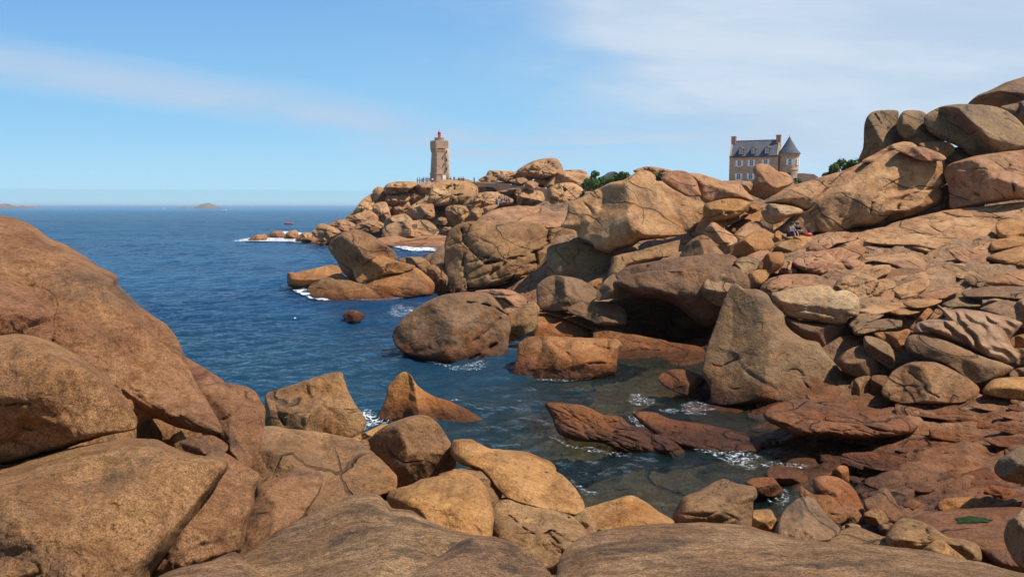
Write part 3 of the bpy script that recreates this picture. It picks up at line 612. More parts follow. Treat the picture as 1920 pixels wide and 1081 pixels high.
# ---------------------------------------------------------------- every traced boulder, plus a filler added for the left boulder's shaded underside: zone|distance|thickness|lean|material|options|name|category|label|outline
ROCKS = r'''
#rounded boulders of the near left shore
F|13.5|2.6|3.0|n|f=[(-60,.55,.9),(20,.8,.85),(-20,.5,.93),(75,.9,.85)],n=1.1,ac=.25|boulder|boulder|tallest rounded orange boulder sloping down to the sea at the left edge|-90,392 0,404 45,414 71,428 97,447 123,458 149,474 181,496 207,509 220,519 221,534 246,558 278,587 311,610 333,636 345,662 360,700 385,745 400,770 415,800 414,812 380,812 330,800 290,785 262,800 240,860 150,900 0,905 -90,905
Z1|11.2|.9|.6|n|f=[(-50,.9,.9),(60,.9,.95)],n=.6,ac=.2|boulder|boulder|smooth grey-brown bulging boulder at the left edge with a shaded underside|-200,450 0,445 90,470 170,510 240,570 290,650 310,740 290,800 200,800 100,770 0,790 -200,800
F|9.3|1.6|.5|n|f=[(-80,.45,.95),(80,.6,.9),(10,.5,.95)],n=.6,ac=.3,c=[(3,.06,"0,758 30,757 55,755"),(2,.05,"40,800 60,806")]|boulder|boulder|pinkish brown slab-like boulder with a blunt right tip, lying on the largest left boulder|-90,632 0,628 30,625 80,632 130,655 195,700 235,750 257,782 252,805 200,815 130,838 90,850 30,868 0,872 -90,880
Z2|7.9|1.8|.9|n|f=[(-80,.5,.92),(10,.45,.92),(70,.3,.95)],n=.7,ac=.55,c=[(4,.07,"480,670 560,690 620,700 630,760 600,830")]|boulder|boulder|largest rough boulder filling the lower left corner|-300,540 -150,520 0,500 150,460 350,400 560,360 640,347 830,350 930,390 1050,430 1190,450 1213,490 1180,560 1100,660 960,880 820,1060 700,1260 -300,1260
Z2|8.8|1.4|.8|n|f=[(20,.6,.9),(-60,.5,.9)],n=.6,ac=.4|boulder|boulder|smooth brown boulder leaning behind the right flank of the largest lower left boulder|1100,430 1190,415 1280,470 1375,530 1378,560 1350,600 1355,700 1320,800 1300,900 1275,950 1150,1020 900,1160 700,1160 800,900 1000,600
Z2|10.3|.5|.2|n|n=.5,ac=.2|small_boulder|boulder|small rounded stone wedged in the dark gap under the tallest left boulder|930,370 1050,335 1130,328 1190,360 1215,385 1200,420 1150,435 1050,435 950,420
F|12.6|1.0|1.0|n|f=[(-60,.9,.8),(15,.8,.85),(170,.5,.9)],n=.7,ac=.4,c=[(2.5,.10,"408,790 425,782 445,765 458,748 460,735")]|boulder|boulder|upright cracked boulder with pale lichen on its shoulder and black specks below, beside the water|372,725 420,718 455,722 480,735 497,765 497,790 490,830 478,862 465,878 430,860 400,820 370,770
F|15|.9|1.0|n|n=.6,ac=.3|boulder|boulder|low brown rock ridge against the sea behind the upright cracked boulder|340,668 370,682 400,700 423,718 435,760 370,770 335,720
Z2|5.6|.45|.6|N|f=[(-90,.6,.9)],n=.6,ac=.3|small_boulder|boulder|pale flat lichened stone at the bottom edge left of centre|800,1110 850,1075 960,1030 1100,1000 1200,960 1250,948 1280,970 1330,1010 1390,1070 1420,1160 800,1160
F|14.6|1.2|.4|n|n=.6,ac=.2|boulder|boulder|shaded boulder in the dark gap under the tallest left boulder|180,760 260,745 360,750 430,790 450,850 420,900 300,900 180,880
#boulders between the near shore and the water
Z3|21.5|1.6|.6|m|f=[(175,.35,.92),(15,1.2,.62),(-95,1.1,.72),(80,.5,.95)],n=.5,ac=.3,c=[(2,.10,"185,185 190,240 215,300 240,350")]|boulder|boulder|dark leaning boulder with an orange top corner standing against the sea|150,205 190,185 300,150 400,115 510,93 530,130 550,190 590,260 625,310 635,345 620,380 570,425 500,430 420,420 300,405 200,390 150,360 145,290
Z3|26.9|1.2|.5|o|f=[(120,.5,.85),(-30,1.2,.6),(190,1.0,.7)],n=.7,ac=.3,wl=789|pointed_rock|rock|orange shark-fin rock half sunk in the water|815,92 850,110 885,165 960,210 1050,240 1110,270 1160,300 1220,345 1200,400 1000,420 860,400 740,370 680,320 690,300 720,240 740,170 780,115
Z3|16.6|1.1|.3|m|f=[(-50,.6,.85),(40,.7,.85),(100,.7,.9),(185,.7,.8)],n=.5,ac=.35,c=[(2,.08,"920,360 940,370 960,385")]|boulder|boulder|round grey-topped boulder at the water's edge with a dark base|870,303 930,305 980,340 1020,400 1055,460 1068,530 1050,580 980,640 900,690 800,710 700,680 600,580 545,450 600,425 650,410 700,370 760,335
Z3|14.9|2.0|2.2|m|f=[(-95,.5,.95),(30,1.0,.72),(-30,.9,.75),(150,.6,.85),(95,.9,.8)],n=.9,ac=.4|boulder|boulder|broad boulder with a yellowish scoop, spread between the dark leaning boulder and the foreground|60,420 130,360 200,355 290,370 380,380 480,395 570,415 640,460 700,510 760,570 782,600 775,660 700,690 600,720 500,770 350,840 200,840 60,720 20,560
Z3|11.3|1.0|1.4|n|f=[(20,.6,.9),(170,.6,.9),(-60,.5,.95)],n=.7,ac=.4|boulder|boulder|long narrow boulder pointing up to the right, in the dark gap left of centre|350,553 400,570 425,610 410,670 350,760 320,810 200,900 60,980 10,990 30,850 90,700 110,640 180,610 280,570
Z3|11.8|1.2|1.0|o|f=[(-80,.6,.88),(80,.6,.88),(20,.5,.95)],n=.5,ac=.3,c=[(4,.05,"1088,665 1090,685 1092,700")]|boulder|boulder|orange-topped boulder with a black nick in its face, just behind the bottom foreground slab|1060,560 1120,580 1190,620 1230,700 1250,770 1245,840 1230,900 1100,920 950,880 850,800 760,750 730,700 760,660 850,635 900,610 1000,590
Z3|14|.7|.6|m|n=.6,ac=.6|boulder|boulder|lumpy brown stone tucked behind the orange-topped boulder|980,590 1060,565 1100,560 1180,565 1240,620 1284,670 1284,700 1250,730 1150,700 1040,640
Z3|6.6|1.1|2.2|N|f=[(-95,.25,.95),(-150,.5,.9),(40,.6,.9)],n=1.5,ac=.6,c=[(4,.05,"380,1000 420,985 490,960")]|foreground_slab|rock slab|rough foreground slab crusted with black lichen, bottom centre-left|-60,1060 40,980 200,870 400,760 560,690 680,680 730,720 760,750 850,760 900,790 1000,830 1150,880 1250,885 1284,900 1400,960 1500,1080 1500,1250 -60,1250
Z4|5.7|.5|1.2|N|f=[(-90,.4,.92),(20,.8,.9)],n=1.2,ac=.8|foreground_slab|rock slab|pale yellowish lumpy slab at the bottom edge right of the black-crusted one|-260,1100 -120,1000 0,915 60,885 180,890 250,910 330,970 400,1020 460,1090 470,1200 -260,1200
Z3|20|.6|.4|o|n=.5,ac=.2|small_boulder|boulder|thin orange stone beside the foam between two boulders|560,415 650,375 700,350 740,345 742,362 680,410 620,440 580,440
Z4|15.0|1.0|1.8|o|f=[(-80,.6,.9),(100,.7,.85),(20,.5,.9)],n=.5,ac=.35,c=[(3,.10,"395,580 430,580 462,570 470,555"),(2.5,.08,"240,480 300,475 330,480")]|long_boulder|boulder|long whale-shaped tan boulder reaching down along the pool|-30,425 0,420 60,418 100,440 160,465 310,475 400,510 450,530 470,555 470,572 500,590 560,650 600,720 605,750 570,780 540,780 450,760 330,735 230,700 150,620 90,570 0,530 -40,480
Z4|12.2|.9|1.6|m|f=[(-70,.6,.9),(100,.6,.9)],n=.6,lay=(.42,2.2,25,.13),c=[(2.5,.22,"380,880 440,860 450,820 530,795"),(1.6,.2,"170,740 250,790 330,860 400,880 430,870 480,920 500,960"),(2,.18,"430,750 480,770 530,795"),(2,.15,"440,850 520,900 570,920"),(2,.15,"560,800 600,850")]|fractured_rock|rock|brown rock broken by deep cracks into blocks, under the whale-shaped boulder|130,800 160,725 230,695 300,720 400,735 480,760 560,790 610,850 620,920 560,970 500,1010 420,1050 330,1030 230,950 160,890
Z4|12.8|.5|.4|m|n=.6|small_boulder|boulder|reddish stone wedge at the lower tip of the whale-shaped boulder|535,785 600,745 625,770 650,800 670,850 640,890 590,850 545,810
Z4|12.2|.35|.2|m|n=.5|small_boulder|boulder|smallest knob beside the cracked block rock|585,890 595,860 620,850 655,865 650,905 620,935 590,925
Z4|14.6|.9|.9|o|f=[(-60,.8,.85),(-140,.7,.85),(90,.6,.9)],n=.5,ac=.5,c=[(3,.10,"700,740 780,730 830,750")]|boulder|boulder|domed tan boulder with a split top between pool and foreground slab|600,760 640,740 740,710 830,688 900,720 970,770 1040,815 1000,860 800,880 700,880 620,830
F|6.2|0.9|2.2|N|f=[(-90,.2,.98)],n=1.3,ac=.5|foreground_slab|rock slab|widest foreground slab, smooth and orange with dark crust, along the bottom right|1035,1150 1046,1060 1060,1030 1090,1005 1140,990 1200,982 1300,978 1400,985 1500,1010 1560,1016 1640,1020 1720,1030 1780,1040 1850,1055 1925,1075 1990,1110 1990,1180 1035,1180
F|15.2|1.0|.5|m|n=.5,f=[(-90,.8,.85),(90,.5,.9),(20,.5,.9)],lay=(.75,1.3,20,.17)|fractured_rock|rock|dome split into rounded knobs at the near end of the pool|1262,965 1280,932 1310,920 1335,905 1358,897 1380,905 1415,912 1420,930 1412,942 1411,985 1380,1000 1300,1000 1264,985
Z5|13.6|.5|.2|o|n=.5|small_boulder|boulder|square yellow-brown stone right of the knobbly dome|148,728 180,722 240,722 265,760 285,795 288,825 240,855 150,830 143,770
Z5|13.2|1.0|.9|g|f=[(-120,.7,.8),(-30,.9,.75),(100,.6,.95)],n=1.0,ac=.8|boulder|boulder|dark brown pyramid boulder with a blackened top above the foreground slab|260,865 300,740 350,690 400,655 470,660 500,700 560,770 610,820 595,860 480,910 350,900
Z5|15|.6|.5|t|n=.8,ac=.8|boulder|boulder|reddish boulder resting against the dark pyramid boulder|400,600 470,640 560,650 640,730 645,775 600,800 530,780 470,720 400,660
Z5|15.2|.4|.3|t|n=.6|small_boulder|boulder|flat reddish wedge stone right of the reddish boulder|620,690 700,720 735,780 700,805 640,800 625,760
Z5|20|.9|.4|o|f=[(-90,.9,.8),(90,.9,.75),(10,.5,.9)],n=.4,ac=.1|boulder|boulder|loaf-shaped orange boulder standing in the foam of the small inlet|210,540 240,495 300,488 380,505 440,545 465,590 440,610 330,615 250,600
Z5|18.8|.6|.3|o|f=[(-90,.9,.85),(60,.7,.8)],n=.4,ac=.1|small_boulder|boulder|orange wedge stone in front of the loaf-shaped boulder, in the inlet|108,575 160,553 250,553 290,595 308,630 250,655 180,640 120,605
Z5|17.4|1.0|.9|o|f=[(-60,.7,.8),(110,.6,.9),(20,.8,.85)],n=.5,ac=.2|boulder|boulder|egg-shaped tan boulder sloping right among the cobbles|475,555 540,540 620,560 690,620 730,700 735,750 680,760 600,700 520,660 465,610
Z5|19|.5|.2|o|n=.5|small_boulder|boulder|upright arch-shaped cobble behind the egg-shaped tan boulder|540,545 575,510 610,487 650,495 658,530 655,580 600,570
Z5|16|.7|.4|m|f=[(-110,.6,.8),(-20,.9,.75),(80,.6,.9)],n=.5,ac=.1|boulder|boulder|brown peaked boulder with a pale chipped tip|735,700 740,670 800,640 822,612 860,612 895,660 940,740 935,775 850,800 760,760
Z5|15.0|.45|.15|m|n=.4,ac=0|small_boulder|boulder|round dark cobble in front of the peaked boulder with the pale tip|735,745 790,718 840,730 870,780 855,800 820,808 750,795
Z5|17|.5|.2|m|n=.4,ac=0|small_boulder|boulder|grey-brown cobble with a rounded back right of the peaked boulder|940,730 945,690 1000,670 1060,700 1075,740 1020,770 950,765
Z5|18.2|.4|.15|o|n=.3,ac=0|small_boulder|boulder|palest yellow oval cobble on the red ledge|1122,695 1160,662 1220,665 1250,695 1245,722 1150,724
Z5|18.6|.6|.4|t|n=.5,ac=.1|long_boulder|boulder|long rounded brown stone behind the cobbles|895,640 930,622 1000,615 1100,640 1135,680 1110,712 1000,700 930,700
Z5|12|.9|.6|m|f=[(-90,.7,.85),(100,.8,.85)],n=.7,ac=.4,c=[(3,.14,"1005,790 1010,840 1030,870 1050,900"),(2.5,.12,"1075,830 1080,870 1100,900")]|boulder|boulder|long boulder with two vertical notches behind the bottom right slab|850,870 920,775 980,770 1080,800 1190,870 1280,880 1350,915 1368,980 1340,1005 1200,960 1100,950 1000,960 900,940
Z5|12.6|.6|.7|m|f=[(-90,.5,.9)],n=.4,ac=.1|boulder|boulder|low smooth dark mound right behind the edge of the bottom right slab|510,905 570,860 620,830 700,812 800,850 900,890 1010,945 900,990 600,980
Z5|9.8|.5|.4|o|n=.4,ac=.1|small_boulder|boulder|sunlit triangular stone peeping over the bottom right slab|1030,960 1100,895 1150,883 1210,930 1290,1000 1200,1030 1060,1030
Z5|9.2|.8|.4|g|n=.6,ac=.3|boulder|boulder|blackish boulder cut by the right edge near the bottom|1480,860 1500,790 1530,760 1600,710 1750,700 1750,1060 1600,1050 1540,1000 1500,930
Z5|14|.3|.1|m|n=.4,ac=0|small_boulder|boulder|flat grey cobble between the dark pyramid boulder and the low mound|615,820 640,800 680,795 720,810 715,835 640,840
Z5|14.2|.35|.1|t|n=.4,ac=0|small_boulder|boulder|small rusty cobble above the notched long boulder|815,810 850,790 885,792 900,815 870,850 825,840
Z5|16|1.2|.4|g|f=[(-100,.6,.85),(110,.6,.85),(180,.5,.9)],n=.4,ac=.1|boulder|boulder|large grey rounded boulder at the right edge on the layered ledges|1430,500 1460,450 1540,400 1600,385 1720,380 1720,580 1500,575 1440,535
Z5|20|.4|.2|t|n=.4,ac=0|small_boulder|boulder|tiny brown cobble between red ledge and grey-backed cobble|1075,705 1110,700 1135,720 1130,745 1085,742
#layered ledges of the lower right shore
Z5|23|.9|1.2|t|lay=(.55,3.2,8,.28),n=.8|layered_ledge|ledge|overhanging wrinkled ledge with a dark hollow beneath it|205,210 260,165 400,135 560,150 700,165 850,200 980,245 1025,285 980,320 850,340 700,350 560,335 380,330 300,290 220,250
Z5|24.4|.8|1.0|t|lay=(.5,4,6,.3),n=.8|layered_ledge|ledge|reddish ledge just below the crack-faced mound boulder on the right|900,170 960,140 1080,135 1220,165 1300,190 1450,240 1400,290 1250,280 1120,250 980,220
Z5|24.6|.8|1.0|g|lay=(.45,5,8,.32),n=.8|layered_ledge|ledge|dark thin-bedded ledge at the right edge below the grey boulders|1200,190 1300,150 1450,110 1589,130 1750,150 1750,330 1589,340 1450,300 1300,250
Z5|22.4|.7|.9|t|lay=(.4,5,10,.3),n=.7|layered_ledge|ledge|long tongue-like ledge running to the right edge above the grey rounded boulder|1080,290 1130,265 1200,262 1350,300 1589,345 1750,380 1750,430 1500,410 1250,360 1110,325
Z5|21.3|.6|.8|t|lay=(.4,4,8,.25),n=.7|layered_ledge|ledge|smoother brown ledge band above the middle of the cobble field|880,380 950,345 1060,338 1200,360 1400,405 1520,440 1450,480 1250,470 1050,440 900,410
Z5|20.3|.6|.9|t|lay=(.4,3.5,8,.25),n=.7|layered_ledge|ledge|brown ledge with split front edge left of the big grey right-edge boulder|690,460 760,425 850,410 1000,440 1250,465 1440,490 1400,540 1200,560 900,530 760,510
Z5|19|.5|.7|t|lay=(.35,3,12,.2),n=.7|layered_ledge|ledge|triangular ledge block directly above the pale oval cobble|915,540 1000,532 1100,540 1185,580 1155,625 1050,640 980,620
Z5|18|.7|.9|t|lay=(.32,4,8,.28),n=.7|layered_ledge|ledge|finely bedded ledge in front of the big grey right-edge boulder|1160,620 1200,565 1280,520 1400,500 1450,550 1500,590 1650,640 1750,660 1750,730 1500,710 1300,690 1180,660
Z5|13.6|.9|2.0|t|f=[(-90,.2,.95)],lay=(.8,4,5,.08),n=.5|layered_ledge|ledge|flat orange shelf holding the green puddle|940,790 1000,760 1100,735 1300,715 1589,715 1750,800 1750,1040 1500,1040 1350,960 1150,900 980,850
Z5|24.0|.5|1.0|t|n=.7,lay=(.5,3,25,.15)|tidal_rock|rock|red wedge-shaped rock sloping down to the foam|140,320 220,290 350,350 440,405 420,430 300,420 160,365
Z5|26.6|.6|1.9|t|n=.8,lay=(.6,3,15,.18)|tidal_rock|rock|rust-red rock apron at the foot of the giant pyramid boulder|-220,180 -100,160 0,148 100,150 205,165 250,220 240,300 150,320 0,320 -150,270
Z4|25.3|0.7|1.5|t|f=[(-80,.4,.9)],n=.9,lay=(.35,2.4,20,.3),c=[(2,.15,"480,330 560,310 640,300")],wl=842|tidal_rock|rock|long jagged rust-red rock lying in the pool|415,245 500,245 600,255 700,300 780,310 830,350 920,380 960,430 958,480 870,490 780,480 700,440 560,425 480,390 450,320
Z4|22.9|.5|0.5|t|n=.9,lay=(.3,2,20,.25),wl=851|tidal_rock|rock|small ragged red rock at the right tip of the jagged pool rock|930,400 990,405 1050,440 1090,480 1060,510 990,510 930,480
Z4|24.9|0.4|1.2|t|f=[(-80,.3,.9)],n=.9,lay=(.4,3,15,.25),wl=842|tidal_rock|rock|low red rock awash between the jagged pool rock and the shore|830,290 880,285 950,290 1020,320 1150,340 1300,370 1450,420 1450,480 1200,480 1000,430 900,360
Z4|29.6|0.7|0.8|t|n=.6|tidal_rock|rock|smooth dark red rock in the shade beside the giant pyramid boulder|960,125 1010,85 1100,85 1180,120 1215,200 1180,240 1100,215 1000,170
Z4|30.1|.15|1.3|t|n=.5|tidal_rock|rock|sunken orange slab showing through the pool water|580,200 700,190 850,200 980,220 1000,250 850,260 700,240
Z4|27.3|.12|1.3|t|n=.5|tidal_rock|rock|submerged yellowish rock left of the jagged pool rock|200,300 260,280 330,280 420,330 440,370 360,370 260,340
Z6|34.6|.3|1.0|t|n=.4|tidal_rock|rock|barely awash brown rock in front of the largest rounded pool boulder|530,730 600,700 700,690 790,700 810,730 700,770 600,765
#boulders standing round the pool
Z6|37.2|2.5|1.0|d|f=[(-80,.55,.85),(190,.5,.88),(25,.75,.8),(80,.4,.95)],n=.5,ac=.25,c=[(2.5,.16,"545,265 620,275 700,290 760,320 795,345"),(2.5,.16,"520,665 600,620 680,570 745,530 800,500"),(3,.08,"560,530 620,500 700,430 760,370")],wl=679|boulder|boulder|largest rounded brown boulder standing in the pool water|55,490 60,460 90,410 160,340 280,260 380,220 520,200 640,198 690,210 740,260 790,330 815,380 830,440 815,500 810,560 800,640 760,690 660,705 560,710 480,705 380,690 250,650 130,600 75,550
Z6|34.0|1.5|.7|o|f=[(-90,.9,.8),(90,.6,.88),(190,.8,.9)],n=.5,ac=.4,c=[(2,.12,"1370,545 1460,570 1520,560"),(2,.12,"1460,500 1465,560 1460,640"),(2,.10,"1340,670 1420,665 1500,665"),(3,.08,"1000,640 1050,680 1110,710"),(3,.07,"1190,590 1230,630")],wl=703|boulder|boulder|flat-topped loaf boulder in the pool with a chipped right end|840,740 870,620 880,540 930,500 1000,487 1200,492 1380,500 1520,510 1555,540 1530,600 1525,680 1510,730 1400,770 1250,790 1100,795 900,790
Z6|39|1.1|.6|m|n=.6,ac=.3,f=[(-120,.7,.85),(20,.5,.9),(100,.6,.9)]|boulder|boulder|tilted wedge boulder directly right of the largest pool boulder|800,360 870,310 960,280 1000,290 1008,400 990,450 920,490 850,520 800,520 790,430
Z6|43.5|1.3|1.0|p|lay=(.7,5,12,.18),n=.6|layered_rock|rock|fan of folded layers behind the largest pool boulder|590,195 700,182 820,185 900,220 940,260 935,310 870,345 800,355 740,300 680,230
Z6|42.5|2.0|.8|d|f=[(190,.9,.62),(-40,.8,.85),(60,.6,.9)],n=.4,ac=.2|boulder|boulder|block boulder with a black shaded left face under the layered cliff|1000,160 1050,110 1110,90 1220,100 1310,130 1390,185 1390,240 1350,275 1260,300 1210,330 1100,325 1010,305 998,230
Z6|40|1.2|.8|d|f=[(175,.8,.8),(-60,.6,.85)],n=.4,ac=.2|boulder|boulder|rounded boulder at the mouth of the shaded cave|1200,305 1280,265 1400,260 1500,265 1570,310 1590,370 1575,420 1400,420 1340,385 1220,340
Z6|41|1.0|1.0|o|n=.6,ac=.3,f=[(-90,.7,.85),(110,.5,.9)]|boulder|boulder|low tan boulder behind the loaf boulder in the pool|995,350 1050,340 1150,355 1230,400 1310,420 1375,490 1300,520 1100,520 985,510 970,450
Z6|44.5|.8|.4|o|n=.5|small_boulder|boulder|small pinkish wedge between the black-faced block and the overhang|1330,150 1350,130 1400,112 1425,140 1400,200 1360,200
Z6|41.6|.6|.7|t|lay=(.3,4,18,.25),n=.7|layered_ledge|ledge|thin red ledge running from the black-faced block towards the cave|1015,325 1080,315 1160,325 1340,370 1450,435 1440,490 1300,430 1150,370
Z6|41.6|.6|.3|m|n=.5|small_boulder|boulder|small upright stone left of the black-faced block|925,290 950,262 990,270 1018,305 1005,345 950,345
Z7|37|1.2|1.6|t|n=.7,lay=(.6,5,4,.15)|layered_ledge|ledge|dark red shelf in deep shade at the foot of the cave|-260,560 0,600 200,640 380,680 400,820 100,830 -100,800 -260,720
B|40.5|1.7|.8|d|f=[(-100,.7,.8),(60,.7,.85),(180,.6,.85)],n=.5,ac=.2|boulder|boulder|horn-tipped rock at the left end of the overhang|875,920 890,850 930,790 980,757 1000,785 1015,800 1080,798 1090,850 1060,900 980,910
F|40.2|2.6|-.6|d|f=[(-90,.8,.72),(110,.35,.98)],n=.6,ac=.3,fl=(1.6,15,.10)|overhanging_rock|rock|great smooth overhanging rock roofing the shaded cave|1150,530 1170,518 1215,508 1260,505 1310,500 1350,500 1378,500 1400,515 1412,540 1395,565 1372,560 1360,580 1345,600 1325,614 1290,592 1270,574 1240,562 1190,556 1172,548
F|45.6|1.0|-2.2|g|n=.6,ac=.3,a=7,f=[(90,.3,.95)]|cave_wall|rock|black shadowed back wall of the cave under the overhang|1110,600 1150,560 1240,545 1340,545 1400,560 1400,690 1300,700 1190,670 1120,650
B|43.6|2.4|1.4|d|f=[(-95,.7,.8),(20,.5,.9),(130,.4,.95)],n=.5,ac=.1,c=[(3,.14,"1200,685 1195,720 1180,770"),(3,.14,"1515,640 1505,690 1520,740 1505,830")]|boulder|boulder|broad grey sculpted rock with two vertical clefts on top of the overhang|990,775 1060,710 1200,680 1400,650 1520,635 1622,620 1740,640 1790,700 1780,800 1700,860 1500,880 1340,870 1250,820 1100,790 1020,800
Z7|42.5|1.6|.8|g|f=[(-80,.7,.85),(90,.4,.9)],n=.7,ac=.3,fl=(2.2,80,.15)|fluted_rock|rock|fluted grey rock dropping behind the peak of the giant pyramid boulder|560,160 620,130 720,150 770,170 800,215 770,260 720,310 650,325 600,270 575,200
Z7|41|1.1|.4|o|n=.4,ac=.1,f=[(180,.8,.75),(-60,.7,.9),(60,.6,.9)]|boulder|boulder|rounded tan knob right of the fluted grey rock|700,190 735,140 760,110 850,104 858,170 820,215 770,235 715,225
Z7|40|.8|.4|o|n=.4,ac=.1|small_boulder|boulder|small tan tooth above the peak of the giant pyramid boulder|655,240 700,207 770,215 760,260 700,315 655,318
Z7|38.4|1.2|.4|g|f=[(-80,1.0,.75),(100,.7,.9)],n=.4,ac=.1|boulder|boulder|flat-capped rounded knob under the rim of the overhang, left of the giant pyramid boulder|360,320 400,260 470,225 540,220 562,260 545,340 520,420 450,420 380,370
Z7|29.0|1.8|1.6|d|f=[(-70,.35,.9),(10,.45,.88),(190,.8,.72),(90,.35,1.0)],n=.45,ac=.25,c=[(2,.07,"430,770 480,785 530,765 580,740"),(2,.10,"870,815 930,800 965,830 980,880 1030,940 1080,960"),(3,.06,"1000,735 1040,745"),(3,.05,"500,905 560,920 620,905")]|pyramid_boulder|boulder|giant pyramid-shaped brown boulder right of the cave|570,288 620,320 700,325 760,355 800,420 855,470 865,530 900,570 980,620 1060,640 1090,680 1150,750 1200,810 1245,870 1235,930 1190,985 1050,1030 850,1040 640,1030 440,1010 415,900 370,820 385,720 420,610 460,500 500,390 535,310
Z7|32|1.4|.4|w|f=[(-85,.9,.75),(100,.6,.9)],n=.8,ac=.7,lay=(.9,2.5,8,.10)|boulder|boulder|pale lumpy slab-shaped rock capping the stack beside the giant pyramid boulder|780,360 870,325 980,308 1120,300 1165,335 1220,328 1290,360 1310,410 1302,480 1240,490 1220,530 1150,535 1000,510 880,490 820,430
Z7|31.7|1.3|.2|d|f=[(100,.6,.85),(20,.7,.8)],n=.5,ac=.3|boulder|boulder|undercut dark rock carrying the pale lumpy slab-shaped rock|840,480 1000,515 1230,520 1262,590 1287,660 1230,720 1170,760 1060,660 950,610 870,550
Z7|28.2|.9|.3|m|f=[(-90,.8,.8),(90,.5,.9),(20,.6,.85)],n=.4,ac=.1|boulder|boulder|smooth brown pear-shaped boulder right of the giant pyramid boulder|1172,760 1230,690 1310,660 1370,670 1430,720 1470,780 1465,835 1300,850 1220,820
Z7|27.2|.6|.2|m|n=.4,f=[(180,1.2,.7),(0,1.2,.7),(-90,.7,.9)],ac=.1|small_boulder|boulder|upright angular block at the right foot of the giant pyramid boulder|1225,970 1260,880 1300,850 1375,845 1378,960 1340,1005 1240,1010
Z7|27.8|.3|.1|m|n=.4,ac=0|small_boulder|boulder|small stone squeezed behind the upright angular block|1235,890 1280,852 1300,875 1260,930 1238,920
Z7|27.2|.6|.2|m|n=.4,ac=.1|small_boulder|boulder|blocky brown stone between the upright block and the crack-faced mound boulder|1378,845 1463,838 1520,860 1500,920 1450,960 1385,960
Z8|25.8|1.4|.8|m|f=[(-80,.5,.9),(20,.6,.88),(175,.7,.85),(90,.5,.95)],n=.4,ac=.2,c=[(2,.06,"590,900 630,930 680,970 700,1010 760,1040"),(2,.05,"520,965 560,990 600,980 640,990 650,1020")]|boulder|boulder|mound-shaped tan boulder with a crack down its face, on the right|468,1000 520,910 590,870 640,858 740,862 830,900 930,960 964,1000 935,1045 850,1070 740,1075 560,1070 480,1040
Z8|27.2|.9|.9|g|f=[(-70,.6,.88),(110,.8,.8)],n=.35,ac=.1|long_boulder|boulder|long smooth slab sloping right above the crack-faced mound boulder|595,740 620,722 700,715 850,770 980,830 1100,870 1135,895 1060,945 960,970 880,930 780,870 650,825 592,795
Z8|28.8|1.2|1.0|w|f=[(-60,.4,.95)],n=.3,ac=.1,fl=(3.0,38,.30),seed=7|fluted_rock|rock|pale rock carved into wavy flutes on the right slope|750,570 800,595 870,590 950,600 1050,620 1140,645 1180,668 1120,740 1130,780 1175,832 1140,865 1080,870 980,830 850,770 700,725 625,710 655,660 740,640 790,635
Z8|28.6|.8|.3|o|n=.5,ac=.1|small_boulder|boulder|two-humped tan stone left of the long smooth slab|430,715 550,705 600,692 625,720 608,795 550,810 490,770
Z8|28|.7|.3|g|f=[(-60,1.0,.8),(120,.9,.75)],n=.6,ac=.2|boulder|boulder|dark hollowed stone behind the pear-shaped boulder|380,730 450,740 510,775 540,850 530,900 450,860 385,800
Z8|25.2|1.0|.4|o|n=.4,ac=.1,f=[(-90,.8,.85),(100,.6,.85)]|boulder|boulder|pale flat-based boulder at the right edge above the dark thin-bedded ledge|978,1005 1040,945 1189,935 1320,940 1320,1050 1150,1055 1010,1030
Z8|26.6|.8|.3|m|n=.4,ac=.1|small_boulder|boulder|rounded stone at the right edge behind the pale flat-based boulder|1115,915 1160,890 1320,880 1320,960 1130,960
Z8|28.6|.8|.3|o|n=.4,ac=.1|small_boulder|boulder|rounded tan stone at the right edge just below the fluted rock|1115,745 1189,718 1320,725 1320,810 1140,800
Z8|27.6|.6|.2|m|n=.5,ac=.1|small_boulder|boulder|low stone behind the end of the long smooth slab near the right edge|1110,800 1189,790 1320,800 1320,880 1150,880
Z8|29.6|.5|.4|o|n=.5,ac=.1|small_boulder|boulder|orange pointed stone just left of the fluted rock|610,690 650,640 700,587 728,610 690,660 640,700
Z8|31|1.0|.8|g|n=.5,ac=.3,f=[(-90,.8,.85),(20,.6,.9)]|boulder|boulder|olive grey boulder above the right end of the fluted rock|965,590 1060,552 1165,543 1160,600 1120,645 1000,620
Z8|30.6|1.0|.6|g|n=.5,ac=.3|boulder|boulder|grey angular boulder at the right edge level with the fluted rock|1120,640 1165,545 1320,540 1320,700 1190,690
#bedded rock ledges of the right slope
Z8|47|.9|1.0|p|lay=(.5,3,-12,.3),n=.7|layered_ledge|ledge|sunlit ledge just right of where the two people sit|85,280 140,240 220,225 350,205 330,245 240,265 180,300 100,305
Z8|42|1.2|1.6|p|lay=(.55,2.2,-15,.32),n=.9|layered_ledge|ledge|knobbly pinkish ledge below the ledge where people sit|15,355 80,310 200,290 330,265 390,285 370,320 350,345 390,362 360,405 250,420 160,425 60,395
Z8|38|1.2|1.6|p|lay=(.45,2.4,-15,.36),n=.9|layered_ledge|ledge|crumpled ledge of small blocks above the pale lumpy slab-shaped rock|225,480 260,430 340,400 440,370 510,370 510,405 450,440 490,470 480,510 420,545 300,565 240,520
Z8|39|.7|.6|p|lay=(.5,2.5,-20,.2),n=.6|layered_ledge|ledge|short tilted block in the middle of the right slope|440,440 520,400 590,393 603,430 560,462 500,485
Z8|37|.7|.6|p|lay=(.5,2.5,-25,.2),n=.6|layered_ledge|ledge|second tilted block, lower right of the short tilted one|520,495 620,450 700,438 708,472 640,535 560,550
